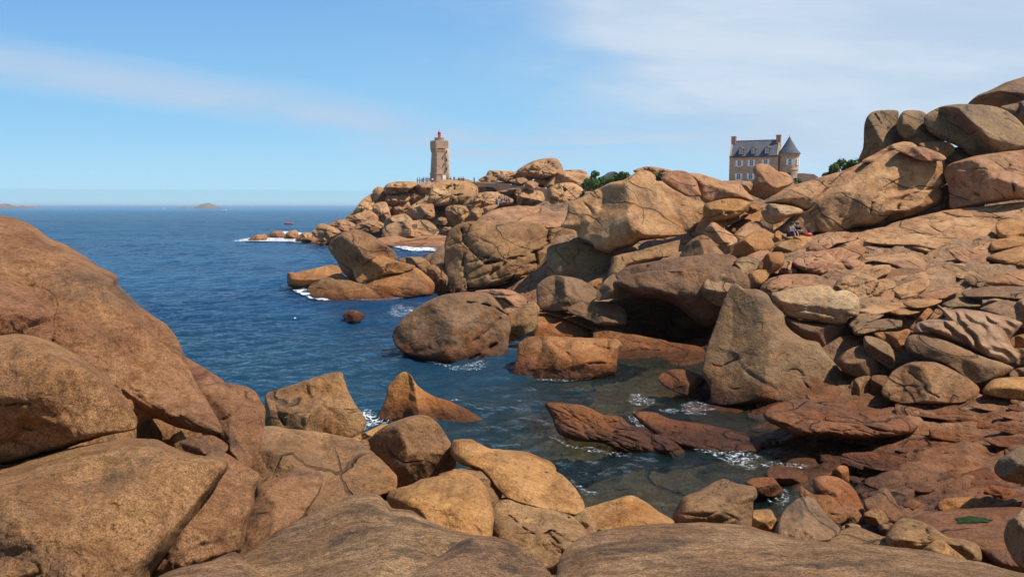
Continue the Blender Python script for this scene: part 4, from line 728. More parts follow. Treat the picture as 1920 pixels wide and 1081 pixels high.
Z8|48|1.6|2.4|p|lay=(.8,4,4,.3),n=.9|layered_ledge|ledge|widest bedded ledge curving across the upper right slope|340,215 450,180 600,168 900,138 1050,138 1045,200 1025,295 900,275 780,290 700,320 600,285 450,270 365,255
Z8|41.5|.8|1.2|p|lay=(.9,3,5,.12),n=.6|layered_ledge|ledge|smooth lens-shaped ledge in the middle of the right slope|370,335 500,318 620,308 690,355 685,405 620,408 500,365
Z8|42|.8|1.0|p|lay=(.5,2.5,30,.25),n=.8|layered_ledge|ledge|broken block ledge stepping down to the right|810,295 900,278 1000,318 1035,350 1005,390 930,395 850,345
Z8|46.5|1.5|.8|o|lay=(1.2,2,0,.14),n=.6|layered_ledge|ledge|square-cut block at the right edge, upper of two|1055,150 1189,128 1320,130 1320,230 1070,240
Z8|44.5|1.0|.6|o|lay=(.9,3,0,.14),n=.6|layered_ledge|ledge|square-cut block at the right edge, lower of two|1030,245 1189,222 1320,215 1320,270 1189,280 1025,300
Z8|41.5|1.2|1.0|o|lay=(1.0,2.5,-12,.16),n=.7|layered_ledge|ledge|slanting tan block at the right edge below the square-cut pair|1005,325 1189,268 1320,240 1320,390 1180,385 1060,365
Z8|36|1.0|1.0|p|lay=(.8,3,-14,.18),n=.6|layered_ledge|ledge|long wedge ledge rising to the right edge above grey slabs|995,455 1100,410 1189,388 1320,360 1320,490 1150,485 1010,470
Z8|39|.6|.8|p|lay=(.6,2,-15,.2),n=.6|layered_ledge|ledge|smooth rounded ledge block right of the tilted blocks|650,410 740,378 792,388 765,440 700,448 610,435
Z8|39.4|.7|.8|p|lay=(.45,3,10,.3),n=.7|layered_ledge|ledge|thin broken ledge centre right below the stepping block ledge|775,372 900,365 1000,420 965,445 850,440
Z8|35|.8|1.0|p|lay=(.5,4,-16,.22),n=.7|layered_ledge|ledge|tapering ledge above the yellow stained one|625,535 760,488 875,488 800,535 700,555
Z8|33|.6|.7|o|lay=(.6,4,2,.15),n=.5|layered_ledge|ledge|yellow stained ledge tapering to the right|575,562 640,540 775,548 700,585 620,588
Z8|32.4|.6|.6|o|lay=(.5,4,-4,.18),n=.6|layered_ledge|ledge|narrow dull yellow ledge under the yellow stained one|510,605 600,580 690,590 625,622 545,625
Z8|32.4|.6|.7|g|lay=(.5,4,2,.2),n=.6|layered_ledge|ledge|lens of grey rock above the top of the fluted rock|775,565 880,528 975,548 965,580 800,585
Z8|33|.9|1.0|g|lay=(.5,5,4,.26),n=.7|layered_ledge|ledge|grey slab reaching the right edge above the olive boulder|875,505 1000,478 1189,478 1320,490 1320,555 1160,550 1000,535 890,532
Z8|31|.7|1.0|g|lay=(.4,4,-8,.3),n=.7|layered_ledge|ledge|dark bedded ledge right of the undercut rock|320,685 420,650 560,638 565,685 450,708 340,725
Z8|32.2|.7|.9|g|lay=(.4,4,-14,.3),n=.7|layered_ledge|ledge|dark splintered ledge directly behind the pale lumpy slab|295,645 420,598 485,618 400,665 310,690
Z8|33.6|.7|.9|p|lay=(.4,4,-8,.3),n=.7|layered_ledge|ledge|thin pinkish ledge beside the pale lumpy slab|340,600 440,565 570,558 570,595 420,628
Z8|52|1.4|2.0|p|lay=(.8,5,-6,.3),n=.8|layered_ledge|ledge|topmost bedded ledge directly below the large leaning slabs|480,185 520,158 650,125 800,92 1000,70 1189,48 1320,40 1320,140 1000,148 700,170 530,195
Z7|38.2|1.0|.8|p|lay=(.5,4,-5,.22),n=.7|layered_ledge|ledge|reddish ledge between the giant pyramid boulder and the knobbly ledge|715,325 760,268 850,238 960,233 1060,240 1112,292 1000,320 860,345 780,370
Z7|41.6|.8|.5|p|n=.6,ac=.4|small_boulder|boulder|pinkish rough stone just right of the rounded tan knob|840,220 860,170 900,153 935,190 935,225 880,240
'''
ROCKS2 = r'''
#great boulders heaped at the upper right
D|58|4.2|.6|g|f=[(-60,.65,.80),(140,1.25,.62),(95,.6,.85)],n=.3,ac=.05,seed=5|boulder|boulder|huge egg-shaped boulder balanced at the upper right against the sky|618,370 650,330 720,295 800,275 900,270 1060,280 1160,305 1240,360 1297,420 1335,490 1345,560 1280,600 1100,620 960,630 900,600 850,560 740,510 650,450
D|62.5|3.0|.5|g|f=[(165,.7,.75),(-50,.8,.8),(30,.8,.85)],n=.5,ac=.2,c=[(4,.14,"290,340 330,400 390,450 440,470")]|boulder|boulder|tall dark standing boulder with a curved back, leftmost of the skyline heap|216,430 235,360 280,320 350,312 447,317 445,400 450,460 490,500 580,540 560,620 300,680 200,665 180,640 210,560
D|61|2.4|.5|g|f=[(-60,.6,.85),(120,.5,.9)],n=.8,ac=.6|boulder|boulder|pitted grey boulder between the dark standing one and the egg-shaped one|436,400 460,345 490,318 540,311 600,317 645,345 700,440 760,520 740,560 600,570 500,520 445,465
D|69|3.4|1.5|g|f=[(-80,.7,.85),(100,.9,.75)],n=.5,ac=.4|boulder|boulder|sloping slab cut by the right edge, highest of all the rocks|920,275 980,215 1060,180 1160,130 1297,85 1480,20 1480,320 1200,310 1050,290
D|64|2.4|.6|g|n=.5,ac=.2|boulder|boulder|shaded rounded rock at the right edge beneath the highest slab|1140,290 1250,262 1297,245 1420,230 1420,430 1290,420 1200,340
F|55.5|3.6|1.6|p|f=[(-105,.55,.86),(95,.5,.90),(20,.35,.92),(170,.5,.95)],n=.55,ac=.6,fl=(1.6,-32,.05),c=[(3,.12,"1684,390 1690,375 1700,366 1735,357 1772,345"),(2.5,.10,"1632,400 1636,380 1660,350 1692,332"),(3,.07,"1600,426 1590,410 1575,405")]|leaning_slab|rock slab|largest leaning slab of the upper right, with people in its shade|1467,424 1484,406 1514,394 1530,377 1560,354 1590,335 1615,318 1650,292 1690,274 1735,279 1765,290 1773,305 1772,325 1777,342 1766,350 1745,368 1735,385 1710,398 1680,402 1662,410 1645,422 1625,426 1600,428 1575,438 1555,442 1530,436 1510,441 1490,434 1468,434
F|57|1.8|1.6|p|f=[(-110,.5,.9)],n=.8,ac=.9,lay=(1.6,3,-33,.14)|leaning_slab|rock slab|thin rough slab lying behind and above the largest leaning slab|1434,381 1443,371 1463,359 1484,349 1520,337 1555,327 1585,318 1612,306 1645,288 1650,310 1620,345 1570,370 1530,388 1510,396 1480,385 1450,383
D|55.5|2.0|.6|o|f=[(-90,.5,.9),(100,.6,.85)],n=.6,ac=.5|boulder|boulder|tongue of orange rock under the right end of the largest leaning slab|430,930 480,885 700,838 748,836 757,900 742,940 640,995 520,1035 400,1065 310,1090 370,1020
D|54.5|3.6|.8|p|f=[(-85,.6,.84),(110,.5,.9),(180,.6,.9)],n=.6,ac=.6,c=[(3,.12,"1200,680 1205,760 1225,830 1230,890"),(3,.08,"880,800 930,850 1000,890")]|boulder|boulder|massive squared boulder at the right edge below the egg-shaped one|775,690 830,660 980,620 1150,595 1297,578 1420,565 1420,890 1220,920 1100,940 900,965 800,978 785,830 757,740
D|57|1.2|.8|p|n=.7,ac=.6|boulder|boulder|pinkish cap rock at the foot of the dark standing boulder|200,655 300,600 400,545 480,525 540,530 575,562 450,585 340,645 250,665
D|57|1.4|.5|o|n=.6,ac=.5|boulder|boulder|tan angular block beneath the egg-shaped boulder|585,540 680,524 780,528 833,570 800,618 750,635 650,595
D|58.5|1.6|.4|g|n=.5,ac=.1|boulder|boulder|dark wedge stone in the shade below the egg-shaped boulder|720,600 850,560 960,590 1000,680 900,720 760,720 730,690
D|54.6|1.4|.6|p|n=.8,ac=.6|boulder|boulder|jagged snout rock crowning the largest leaning slab|430,580 560,558 640,568 740,608 773,637 745,655 600,650 500,610
D|56|1.4|.2|p|n=.4,ac=.1|boulder|boulder|narrow upright rock in the joint between the leaning slab and the squared boulder|738,840 800,815 815,900 805,978 738,985
#great boulders heaped in the middle distance
B|58.5|4.4|1.4|p|f=[(200,.85,.72),(-8,.55,.82),(-80,.55,.92),(100,.55,.93)],n=.45,ac=.35,c=[(3,.06,"1245,170 1235,260 1200,340 1140,430 1135,540"),(3,.05,"770,290 820,330 870,400")]|giant_boulder|boulder|giant two-faced boulder with a yellow lichen cap in the middle distance|650,455 670,420 685,380 700,310 780,270 850,230 960,180 1040,160 1110,120 1150,102 1200,103 1240,128 1252,165 1290,170 1340,210 1430,260 1530,300 1562,335 1550,400 1510,470 1450,500 1300,530 1150,545 1100,580 980,610 960,625 870,600 840,560 760,520 740,480
B|61|1.4|1.4|p|f=[(-90,.5,.9),(100,.5,.9)],n=.4,ac=.1|boulder|boulder|smooth shell-shaped slab on the right shoulder of the giant two-faced boulder|1288,145 1330,106 1400,100 1452,113 1505,165 1524,220 1534,262 1450,262 1350,210 1298,175
C|62.5|2.4|1.2|p|f=[(-80,.5,.9),(110,.5,.9)],n=.5,ac=.3|boulder|boulder|long smooth whaleback rock on the skyline left of the house|45,170 150,174 280,210 420,258 530,268 565,310 645,400 655,430 560,420 450,410 350,420 220,450 155,390 120,290 70,215
C|56|2.2|.8|o|f=[(-90,.6,.88),(100,.6,.85)],n=.4,ac=.3,c=[(2.5,.14,"250,582 350,545 450,530 540,520"),(2,.12,"350,425 365,450 395,458")]|boulder|boulder|orange rounded rock with a long curved crack, right of the giant two-faced boulder|198,462 280,430 400,405 520,408 615,440 595,500 530,560 400,600 250,610 190,560
C|57|2.0|.8|p|n=.5,ac=.2|boulder|boulder|shaded rock tucked against the right end of the giant two-faced boulder|115,700 200,560 300,585 500,565 610,545 550,600 400,660 250,710 180,735
C|57|1.2|.3|o|n=.5,ac=.1|small_boulder|boulder|small five-sided orange block below the whaleback rock|575,515 635,450 722,468 745,490 640,545 600,540
C|76|2.6|.8|p|f=[(-60,.6,.85),(120,.6,.88),(185,.5,.9)],n=.8,ac=.2|boulder|boulder|snail-shaped boulder standing in front of the house|598,350 603,300 650,240 672,205 650,165 648,130 668,95 720,80 790,93 835,122 880,150 960,170 1012,215 1014,262 900,335 820,390 780,430 700,400 640,375
C|74|1.0|.2|p|n=.4,ac=0|small_boulder|boulder|small stone at the left foot of the snail-shaped boulder|533,285 560,260 645,265 625,330 565,328
C|54.6|1.8|.4|w|f=[(-90,.6,.85),(120,.8,.8),(180,.7,.8)],n=.7,ac=.9|angular_rock|rock|pale chipped angular rock left of the sitting people|722,520 790,453 900,458 1030,478 1105,508 1095,545 950,585 900,625 820,640 765,612 738,570
C|59|1.6|2.0|o|f=[(-90,.4,.9)],n=.4,ac=.2|rock_slab|rock slab|long smooth ramp rising left of the pale chipped rock|395,705 450,640 560,570 680,500 745,488 740,570 705,630 560,700 470,745
C|52|1.6|.5|p|f=[(150,.7,.8),(-40,.8,.8)],n=.6,ac=.4|boulder|boulder|angular brown boulder in front of the shaded rock, below the curved-crack rock|195,720 245,640 290,620 380,680 470,740 505,800 400,830 320,822 255,775
C|54|1.2|1.6|p|f=[(-90,.4,.9)],n=.4,ac=.2|rock_slab|rock slab|gently sloping tan slab under the dark hollow left of the sitting people|470,735 560,650 620,615 700,612 745,650 835,700 850,770 600,810 500,790
C|50|2.1|.6|o|f=[(-60,.6,.85),(140,.7,.85),(60,.5,.9)],n=.4,ac=.1|boulder|boulder|big rounded orange boulder at the centre of the middle heap|455,935 478,840 560,760 680,698 765,708 825,780 848,840 805,895 725,960 660,970 560,955
C|51.5|1.1|.2|w|n=.9,ac=.9|angular_rock|rock|small pale fractured rock left of the big rounded orange boulder|315,850 420,768 492,788 505,840 455,905 400,925 345,885
Z7|47|2.0|.8|m|f=[(175,.55,.74),(-20,.8,.8)],n=.3,ac=.05|boulder|boulder|steep tent-shaped boulder with a shaded left face above the sculpted rock|232,145 260,80 310,28 370,0 420,20 470,80 512,130 520,200 400,220 260,200
C|50.5|.8|.2|o|n=.4,ac=.1|small_boulder|boulder|upright pointed stone below the sitting people|835,790 848,720 880,698 930,728 962,780 905,835 850,840
C|48.4|1.3|.3|m|f=[(-80,.9,.78),(120,.8,.8),(20,.7,.9)],n=.3,ac=.05|boulder|boulder|flat-topped rounded block under the upright pointed stone|835,865 900,808 1000,778 1082,788 1120,880 1085,935 1015,982 955,965 880,910
C|49.5|.9|.4|o|n=.7,ac=.5|small_boulder|boulder|pale ledge stone under the feet of the sitting people|945,765 1050,748 1185,760 1178,805 1115,855 1060,800
B|55.5|1.6|1.8|m|f=[(-95,.4,.9)],n=.5,ac=.5|rock_slab|rock slab|long pale slab sloping below the giant two-faced boulder|960,700 980,640 1150,600 1300,560 1480,530 1480,600 1420,640 1200,680 1060,720 1000,790 940,780
B|59|1.5|.8|g|n=.5,ac=.3,f=[(-60,.5,.9)]|rock_wall|rock|steep dark rock wall in the shade of the giant two-faced boulder|560,600 600,570 760,540 900,580 1000,630 1030,720 1010,800 900,830 800,820 650,790 560,760
B|65.5|4.2|2.0|m|f=[(-80,.6,.86),(90,.2,1.0),(190,.5,.9),(10,.35,.95)],n=.7,a=7,lay=(2.1,2.4,-20,.15),seed=12,c=[(2,.3,"-20,870 60,850 150,840 300,800 400,765 480,745 570,730"),(1.6,.25,"170,690 260,670 350,655 430,635 520,600 560,570"),(1.6,.2,"488,620 495,660 505,740"),(1.6,.2,"50,520 60,600 110,640 190,650"),(1.6,.2,"200,760 300,690 350,660"),(1.6,.25,"570,470 560,540 600,570"),(2.5,.25,"20,480 40,600 30,700 60,840"),(1.6,.2,"330,800 360,740 420,700 490,680")]|layered_cliff|cliff|long cracked cliff of slanting layers right of the bay|-85,690 -90,560 -60,480 0,440 100,420 250,430 400,425 530,440 560,470 640,460 730,480 785,540 740,580 640,640 600,680 580,750 450,785 300,825 150,860 0,890 -60,900
A|66|1.8|1.2|g|f=[(190,.7,.8)],n=.5,ac=.5|rock_wall|rock|dark upright rock at the left end of the slanting-layer cliff|1450,740 1460,640 1500,590 1560,560 1570,700 1560,870 1500,870 1460,820
B|72|2.4|3.0|p|f=[(-90,.9,.8),(100,.3,.95)],n=.6,a=6,lay=(1.8,6,-3,.26)|layered_rock|rock|smooth stacked ridges above the slanting-layer cliff|105,440 160,378 260,338 400,323 560,338 605,360 695,358 700,420 660,465 540,475 400,440 250,445
#rocks of the outcrop in the bay
A|63.5|3.0|.8|m|f=[(170,.5,.78),(-75,.7,.85),(120,.6,.85),(20,.4,.9)],n=.5,ac=.3|boulder|boulder|big tilted boulder leaning out over the bay outcrop|668,620 700,570 760,530 830,503 880,507 960,540 1050,600 1110,650 1140,702 1080,720 990,720 900,760 860,830 855,868 825,850 760,785 728,720 690,670
A|62|1.8|.8|o|n=.5,ac=.4,c=[(2,.12,"1060,735 1062,760 1055,790")]|boulder|boulder|squat block propping the big tilted boulder|832,712 900,690 1000,670 1060,688 1150,720 1255,750 1200,790 1060,810 950,850 870,870 838,800
A|60.5|2.0|1.6|o|f=[(-90,.6,.85),(100,.5,.9)],n=.6,ac=.5,lay=(1.6,4,10,.10),wl=562|rock_slab|rock slab|broad yellowish slab forming the right half of the bay outcrop|890,900 940,850 1000,810 1130,760 1250,755 1320,800 1380,860 1388,905 1360,955 1200,985 1050,1010 1000,1010 930,950
A|60.5|1.6|1.8|m|f=[(-90,.5,.88),(180,.5,.9)],n=.5,ac=.4,wl=564|rock_slab|rock slab|smooth wave-washed slab at the front of the bay outcrop|525,915 560,870 640,835 740,800 840,850 960,880 1040,960 1030,1010 850,1015 720,1005 600,975
A|69|3|.8|o|f=[(-90,.8,.85),(90,.8,.85)],n=.4,ac=.3|rock_slab|rock slab|low pointed slab at the seaward left end of the bay outcrop|393,800 410,792 450,796 540,775 700,742 770,790 700,850 600,890 500,895 398,885
A|71|1.8|.6|m|n=.5,ac=.1|boulder|boulder|low rounded boulder right of the bay outcrop|1140,708 1200,690 1300,693 1360,740 1335,785 1260,795 1170,740
A|64|1.8|1.4|m|n=.6,lay=(1.0,.5,0,.22),ac=.3|fractured_rock|rock|blocky jointed rock between the bay outcrop and the cliff|1295,775 1380,740 1510,732 1530,800 1550,900 1500,950 1420,960 1375,890 1330,810
F|48.9|.4|.2|t|n=.3,ac=0,wl=602|small_boulder|boulder|lone small reddish rock awash in the middle of the bay|643,592 648,584 662,581 678,586 684,594 670,603 650,602
#rocks of the lighthouse headland
A|198|9|4|f|f=[(-60,.6,.85),(180,.5,.9)],n=.5,ac=.3|boulder|boulder|smooth dark boulder sloping to the sea at the left end of the headland|795,425 850,370 900,310 950,273 988,283 995,370 970,410 880,440
A|200|5|2|f|n=.5,ac=.2|boulder|boulder|rounded boulder on the left shoulder of the headland skyline|973,245 1010,220 1050,233 1070,270 1030,335 980,320
L|196|8|2|f|f=[(-90,.6,.85),(90,.8,.8)],n=.5,ac=.4,c=[(1.2,.2,"190,700 230,690 270,710")]|cap_rock|rock|flat overhanging cap rock with a dark notch on the headland edge|8,725 40,678 100,660 180,652 310,658 325,690 235,745 140,785 35,775
L|193|5|1|f|n=.5,f=[(-90,.6,.8),(90,.6,.9)],ac=.2|boulder|boulder|shaded square block under the flat cap rock|20,845 50,790 150,775 235,765 245,845 110,905 35,885
L|191|5|1|f|n=.5,ac=.2|boulder|boulder|leaning block below the shaded square block of the headland|62,955 110,900 235,848 265,900 235,975 100,1015
L|195|6|1|f|n=.6,ac=.4|boulder|boulder|tall orange buttress in the headland face beside the cap rock|230,800 280,708 330,698 410,780 385,855 285,910
L|194|5|1|f|n=.6,ac=.4|boulder|boulder|cracked block hanging above the headland buttress|318,685 400,665 505,662 505,705 455,775 370,765 325,725
L|197|9|3|f|n=.6,a=8,lay=(5,1.8,-25,.2),f=[(-80,.5,.9),(90,.3,.98)],c=[(1.2,.2,"570,790 640,720 680,700"),(1,.2,"560,850 680,800 800,780"),(1,.2,"700,660 720,760 690,860")]|cliff_rock|cliff|broad fractured rock face directly under the lighthouse|440,870 450,790 490,700 540,652 600,640 700,645 850,665 925,715 920,820 830,880 700,885 560,890
L|188|5|1|f|n=.5,ac=.3|boulder|boulder|slanting rock rib left of the pale square headland block|235,1005 260,915 380,835 465,795 450,885 335,935 320,1010
L|172|5|1|f|f=[(-60,.6,.85),(180,.8,.85),(100,.6,.9)],n=.35,ac=.1|boulder|boulder|pale squarish boulder low in the headland face|303,945 360,898 480,883 502,930 505,1010 440,1060 360,1050 308,1015
L|170|5|1|f|n=.7,ac=.6|boulder|boulder|pale hollowed boulder with a small cave beneath the headland dome|633,925 700,897 820,908 865,1010 805,1085 680,1085 637,1000
L|186|9|2|f|f=[(-80,.6,.85)],n=.4,ac=.2|boulder|boulder|broad grey-brown dome left of the group of walkers|812,895 870,828 960,778 1060,760 1150,773 1285,820 1300,880 1150,905 1000,925 900,950 850,975
L|188|7|2|f|n=.5,ac=.5|boulder|boulder|ridged pale rock behind the group of walkers|1125,765 1230,738 1350,718 1390,760 1380,850 1290,870 1260,810
L|182|8|2|f|f=[(-80,.7,.85),(100,.7,.85)],n=.8,ac=1|boulder|boulder|pale rock with a chipped crest right of the group of walkers|1360,865 1368,790 1440,718 1480,738 1590,758 1622,838 1590,905 1450,905
L|166|4|1|f|n=.4,ac=.1|boulder|boulder|small rounded block below the headland dome|860,990 900,928 960,918 988,990 940,1045 880,1045
L|168|3|1|f|n=.4,ac=.1|boulder|boulder|low stone wedge in front of the group of walkers|965,935 1110,885 1145,900 1085,955 1000,980
B|152|6|1|f|f=[(-80,.6,.9)],n=.9,ac=.9|boulder|boulder|round grey brain-textured boulder in the middle of the headland|568,270 580,218 640,188 720,185 782,223 788,265 745,295 700,335 640,340 600,318
B|205|9|2|f|f=[(-60,.5,.9)],n=.6,ac=.5|boulder|boulder|highest rounded rock on the skyline right of the lighthouse|382,110 440,60 520,33 610,28 648,75 642,120 560,145 500,145
B|208|6|2|f|n=.5,ac=.3|boulder|boulder|long low rock on the skyline nearest the bridge|182,132 200,103 270,103 380,114 375,145 300,170 250,160 190,155
B|203|4|1|f|n=.5,ac=.2|boulder|boulder|rounded skyline rock left of the highest rounded one|370,142 400,110 470,113 492,135 455,160 385,160
B|204|3|1|f|n=.5,ac=.1|boulder|boulder|low skyline mound just right of the bridge|130,158 180,133 245,150 235,170 150,172
B|198|8|2|f|n=.6,lay=(3,4,10,.12)|layered_rock|rock|bedded slope of rock under the highest rounded skyline rock|555,195 620,118 700,108 805,128 822,152 785,195 650,200
B|202|3|1|f|n=.5|cap_rock|rock|thin flat rock on the skyline right of the highest one|645,105 700,97 780,98 808,122 700,128
B|200|4|1|f|n=.5,ac=.1|boulder|boulder|shaded rock under the highest rounded skyline rock|485,150 560,138 605,150 555,185 500,185
B|180|3|1|f|n=.5,ac=.1|boulder|boulder|smallest mound beside the headland footpath|410,195 450,166 500,183 485,210 420,210
B|182|3|1|f|n=.5,ac=.1|boulder|boulder|low mound left of the smallest footpath mound|322,165 400,146 435,165 385,185
B|125|4|1|f|n=.6,ac=.4|boulder|boulder|distant grey rock on the skyline behind the giant two-faced boulder|1116,100 1190,77 1260,83 1335,100 1330,130 1200,130 1130,115
A|150|5|2|f|n=.6,ac=.4|boulder|boulder|low dark rock mound at the seaward foot of the headland|668,485 720,448 780,443 845,470 835,510 740,515
A|140|4|2|f|n=.6,ac=.4|boulder|boulder|humped brown rock above the chain of sea rocks|565,525 620,470 690,488 745,520 700,550 600,560
A|132|4|2|f|n=.5,ac=.3,wl=459|boulder|boulder|smooth tan rock at the landward end of the chain of sea rocks|555,595 575,570 640,543 730,528 745,570 655,620 570,620
A|158|3|2|f|n=.5,ac=.1,wl=452|sea_rock|rock|first rock from the left in the chain washed by surf|110,590 180,545 240,538 250,570 180,600
A|166|3|1|f|n=.4,ac=.1,wl=447|sea_rock|rock|second rock from the left in the surf-washed chain|258,560 290,523 350,518 375,550 345,575 270,575
A|160|3|1|f|n=.4,ac=.1,wl=451|sea_rock|rock|third rock from the left in the surf-washed chain, the most upright|372,575 388,530 440,511 463,530 460,570 400,592
A|154|4|1|f|n=.5,ac=.2,wl=455|sea_rock|rock|fourth rock from the left in the surf-washed chain|452,578 500,528 562,543 580,600 500,602
A|165|5|2|f|n=.6,ac=.5|boulder|boulder|ragged brown rock step in the lower middle of the headland|830,495 900,458 980,443 1055,480 1055,520 960,525 880,530
A|160|5|2|f|n=.6,ac=.4,f=[(-80,.8,.8),(150,.6,.9)]|boulder|boulder|wedge boulder at the foot of the headland face|1052,485 1068,430 1160,404 1192,408 1230,450 1150,500 1080,510
A|152|6|3|f|n=.7,lay=(3,2.5,5,.12)|boulder|boulder|wide wrinkled rock hump above the little beach|1048,525 1060,490 1130,458 1250,448 1330,448 1400,510 1370,550 1200,555 1080,560
A|185|5|2|f|n=.6,ac=.5|boulder|boulder|stack of dark fissured rock under the headland's left shoulder|975,345 1020,325 1060,330 1085,400 1085,440 1000,455 978,400
A|178|6|3|f|n=.6,ac=.5|boulder|boulder|dark sloping rocks left of the fissured stack|745,460 850,405 950,385 1000,430 980,455 880,470 790,485
A|170|5|2|f|n=.6,lay=(3,3,0,.15)|boulder|boulder|low shaded ledge behind the wrinkled rock hump|1370,485 1450,465 1600,455 1540,530 1450,545 1390,530
A|150|3|9|f|wl=466,n=.8,a=6,lay=(2.5,4,4,.3)|rock_slab|rock slab|flat reddish rock shelf beside the little beach|990,575 1100,548 1400,540 1500,560 1520,640 1400,650 1250,640 1100,625
A|190|4|2|f|n=.6,ac=.4|boulder|boulder|brown rocks just left of the pale squarish headland boulder|1160,400 1200,360 1250,350 1260,430 1240,460 1190,440
L|168|3|1|f|n=.4,ac=.1|boulder|boulder|small pale stone between squarish and hollowed headland boulders|530,1050 570,1015 625,1025 640,1070 600,1095 540,1090
'''
def build_rocks(txt):
    grp = None
    for ln in txt.strip().split('\n'):
        if ln.startswith('#'): grp = ln[1:].strip(); continue
        z, D, T, ti, mt, op, nm, cat, lab, poly = ln.split('|')
        kw = eval('dict('+op+')')
        if 'c' in kw: kw['c'] = [(wd, dp, pl) for wd, dp, pl in kw['c']]
        rock(z, float(D), float(T), float(ti), mt, nm, lab, cat, grp, poly, **kw)
build_rocks(ROCKS); build_rocks(ROCKS2)
# ---------------------------------------------------------------- small mesh builder
class MB:
    def __init__(s): s.v = []; s.f = []
    def poly(s, pts):
        b = len(s.v); s.v += [tuple(p) for p in pts]; s.f.append(list(range(b, b+len(pts))))
    def box(s, x0, x1, y0, y1, z0, z1):
        b = len(s.v); s.v += [(x, y, z) for z in (z0, z1) for x, y in ((x0, y0), (x1, y0), (x1, y1), (x0, y1))]
        s.f += [[b+i for i in q] for q in ((3, 2, 1, 0), (4, 5, 6, 7), (0, 1, 5, 4), (1, 2, 6, 5), (2, 3, 7, 6), (3, 0, 4, 7))]
        return s
    def rings(s, rs, cap=True):
        """rs: list of rings (lists of points) of equal length"""
        b = len(s.v); n = len(rs[0])
        for r in rs: s.v += [tuple(p) for p in r]
        for k in range(len(rs)-1):
            for i in range(n):
                j = (i+1) % n; s.f.append([b+k*n+i, b+k*n+j, b+(k+1)*n+j, b+(k+1)*n+i])
        if cap: s.f.append([b+i for i in range(n)][::-1]); s.f.append([b+(len(rs)-1)*n+i for i in range(n)])
        return s
    def lathe(s, prof, n=24, c=(0, 0), rot=0, a0=0, a1=2*PI):
        return s.rings([[(c[0]+r*math.cos(rot+a0+(a1-a0)*i/n), c[1]+r*math.sin(rot+a0+(a1-a0)*i/n), z) for i in range(n)] for r, z in prof])
    def tube(s, p, q, r0, r1, n=8):
        p = Vector(p); q = Vector(q); d = (q-p).normalized(); a = d.orthogonal().normalized(); b = d.cross(a)
        return s.rings([[p+(a*math.cos(2*PI*i/n)+b*math.sin(2*PI*i/n))*r0 for i in range(n)], [q+(a*math.cos(2*PI*i/n)+b*math.sin(2*PI*i/n))*r1 for i in range(n)]])
    def build(s, name, mat, parent=None, smooth=False):
        me = bpy.data.meshes.new(name); me.from_pydata(s.v, [], s.f); me.update()
        for p in me.polygons: p.use_smooth = smooth
        me.materials.append(mat); o = bpy.data.objects.new(name, me); COL.objects.link(o)
        if parent: o.parent = parent
        return o

# ---------------------------------------------------------------- lighthouse
def oct_ring(hw, ch, z, cx=0, cy=0):
    a, b = hw, hw-ch
    return [(cx+x, cy+y, z) for x, y in ((-b, -a), (b, -a), (a, -b), (a, b), (b, a), (-b, a), (-a, b), (-a, -b))]
LX, LY, LZ = pt(824.5, 341, 240)
lh = empty('lighthouse', (LX, LY, LZ-1.2), math.radians(26)); lh.scale = (.94, .94, 1); tag(lh, 'square pink granite lighthouse tower with a battlemented crown and red lantern', 'lighthouse')
b_ = MB(); b_.rings([oct_ring(2.55, .5, 0), oct_ring(2.50, .5, 3.4)]); b_.build('plinth', MAT_tower, lh)
b_ = MB(); b_.rings([oct_ring(2.62, .5, 3.4), oct_ring(2.62, .5, 3.75)]); b_.build('string_course', MAT_trim, lh)
b_ = MB(); b_.rings([oct_ring(2.42, .5, 3.75), oct_ring(2.22, .48, 7.5), oct_ring(2.02, .45, 10.6)]); b_.build('shaft', MAT_tower, lh)
b_ = MB()
for k in range(9):
    for sx, sy in ((1, 0), (-1, 0), (0, 1), (0, -1)):
        o_ = -1.8+k*0.45
        if sx: b_.box(min(sx*1.9, sx*2.18), max(sx*1.9, sx*2.18), o_-.13, o_+.13, 10.0, 10.9)
        else: b_.box(o_-.13, o_+.13, min(sy*1.9, sy*2.18), max(sy*1.9, sy*2.18), 10.0, 10.9)
b_.build('corbels', MAT_trim, lh)
b_ = MB(); b_.rings([oct_ring(2.28, .8, 10.9), oct_ring(2.34, .8, 11.0), oct_ring(2.34, .8, 12.9)]); b_.build('crown', MAT_tower, lh)
for sx, sy in ((-1, -1), (1, -1), (1, 1), (-1, 1)):
    b_ = MB(); b_.lathe([(.12, 9.7), (.38, 10.3), (.60, 10.9), (.62, 13.1), (.52, 13.15)], 14, (sx*1.80, sy*1.80)); b_.build('bartizan', MAT_tower, lh)
b_ = MB()
for k in range(4):
    o_ = -1.5+k*0.9
    for s_ in (-1, 1):
        b_.box(o_, o_+.5, min(s_*2.1, s_*2.34), max(s_*2.1, s_*2.34), 12.9, 13.35); b_.box(min(s_*2.1, s_*2.34), max(s_*2.1, s_*2.34), o_, o_+.5, 12.9, 13.35)
b_.build('battlements', MAT_trim, lh)
b_ = MB(); b_.lathe([(1.5, 12.9), (1.5, 14.0), (1.58, 14.0), (1.58, 14.2), (1.2, 14.2)], 20); b_.build('lantern_base', MAT_tower, lh)
b_ = MB(); b_.lathe([(.42, 14.2), (.46, 14.6), (.46, 15.3), (.56, 15.38), (.48, 15.7), (.28, 16.05), (.05, 16.2)], 14)
ln = b_.build('lantern', MAT_red, lh, True)
b_ = MB(); b_.lathe([(.05, 16.15), (.05, 16.6), (.02, 16.9)], 6); b_.build('finial', MAT_red, ln)
b_ = MB()
for k in range(14): a_ = 2*PI*k/14; b_.tube((1.42*math.cos(a_), 1.42*math.sin(a_), 14.2), (1.42*math.cos(a_), 1.42*math.sin(a_), 14.85), .025, .025, 5)
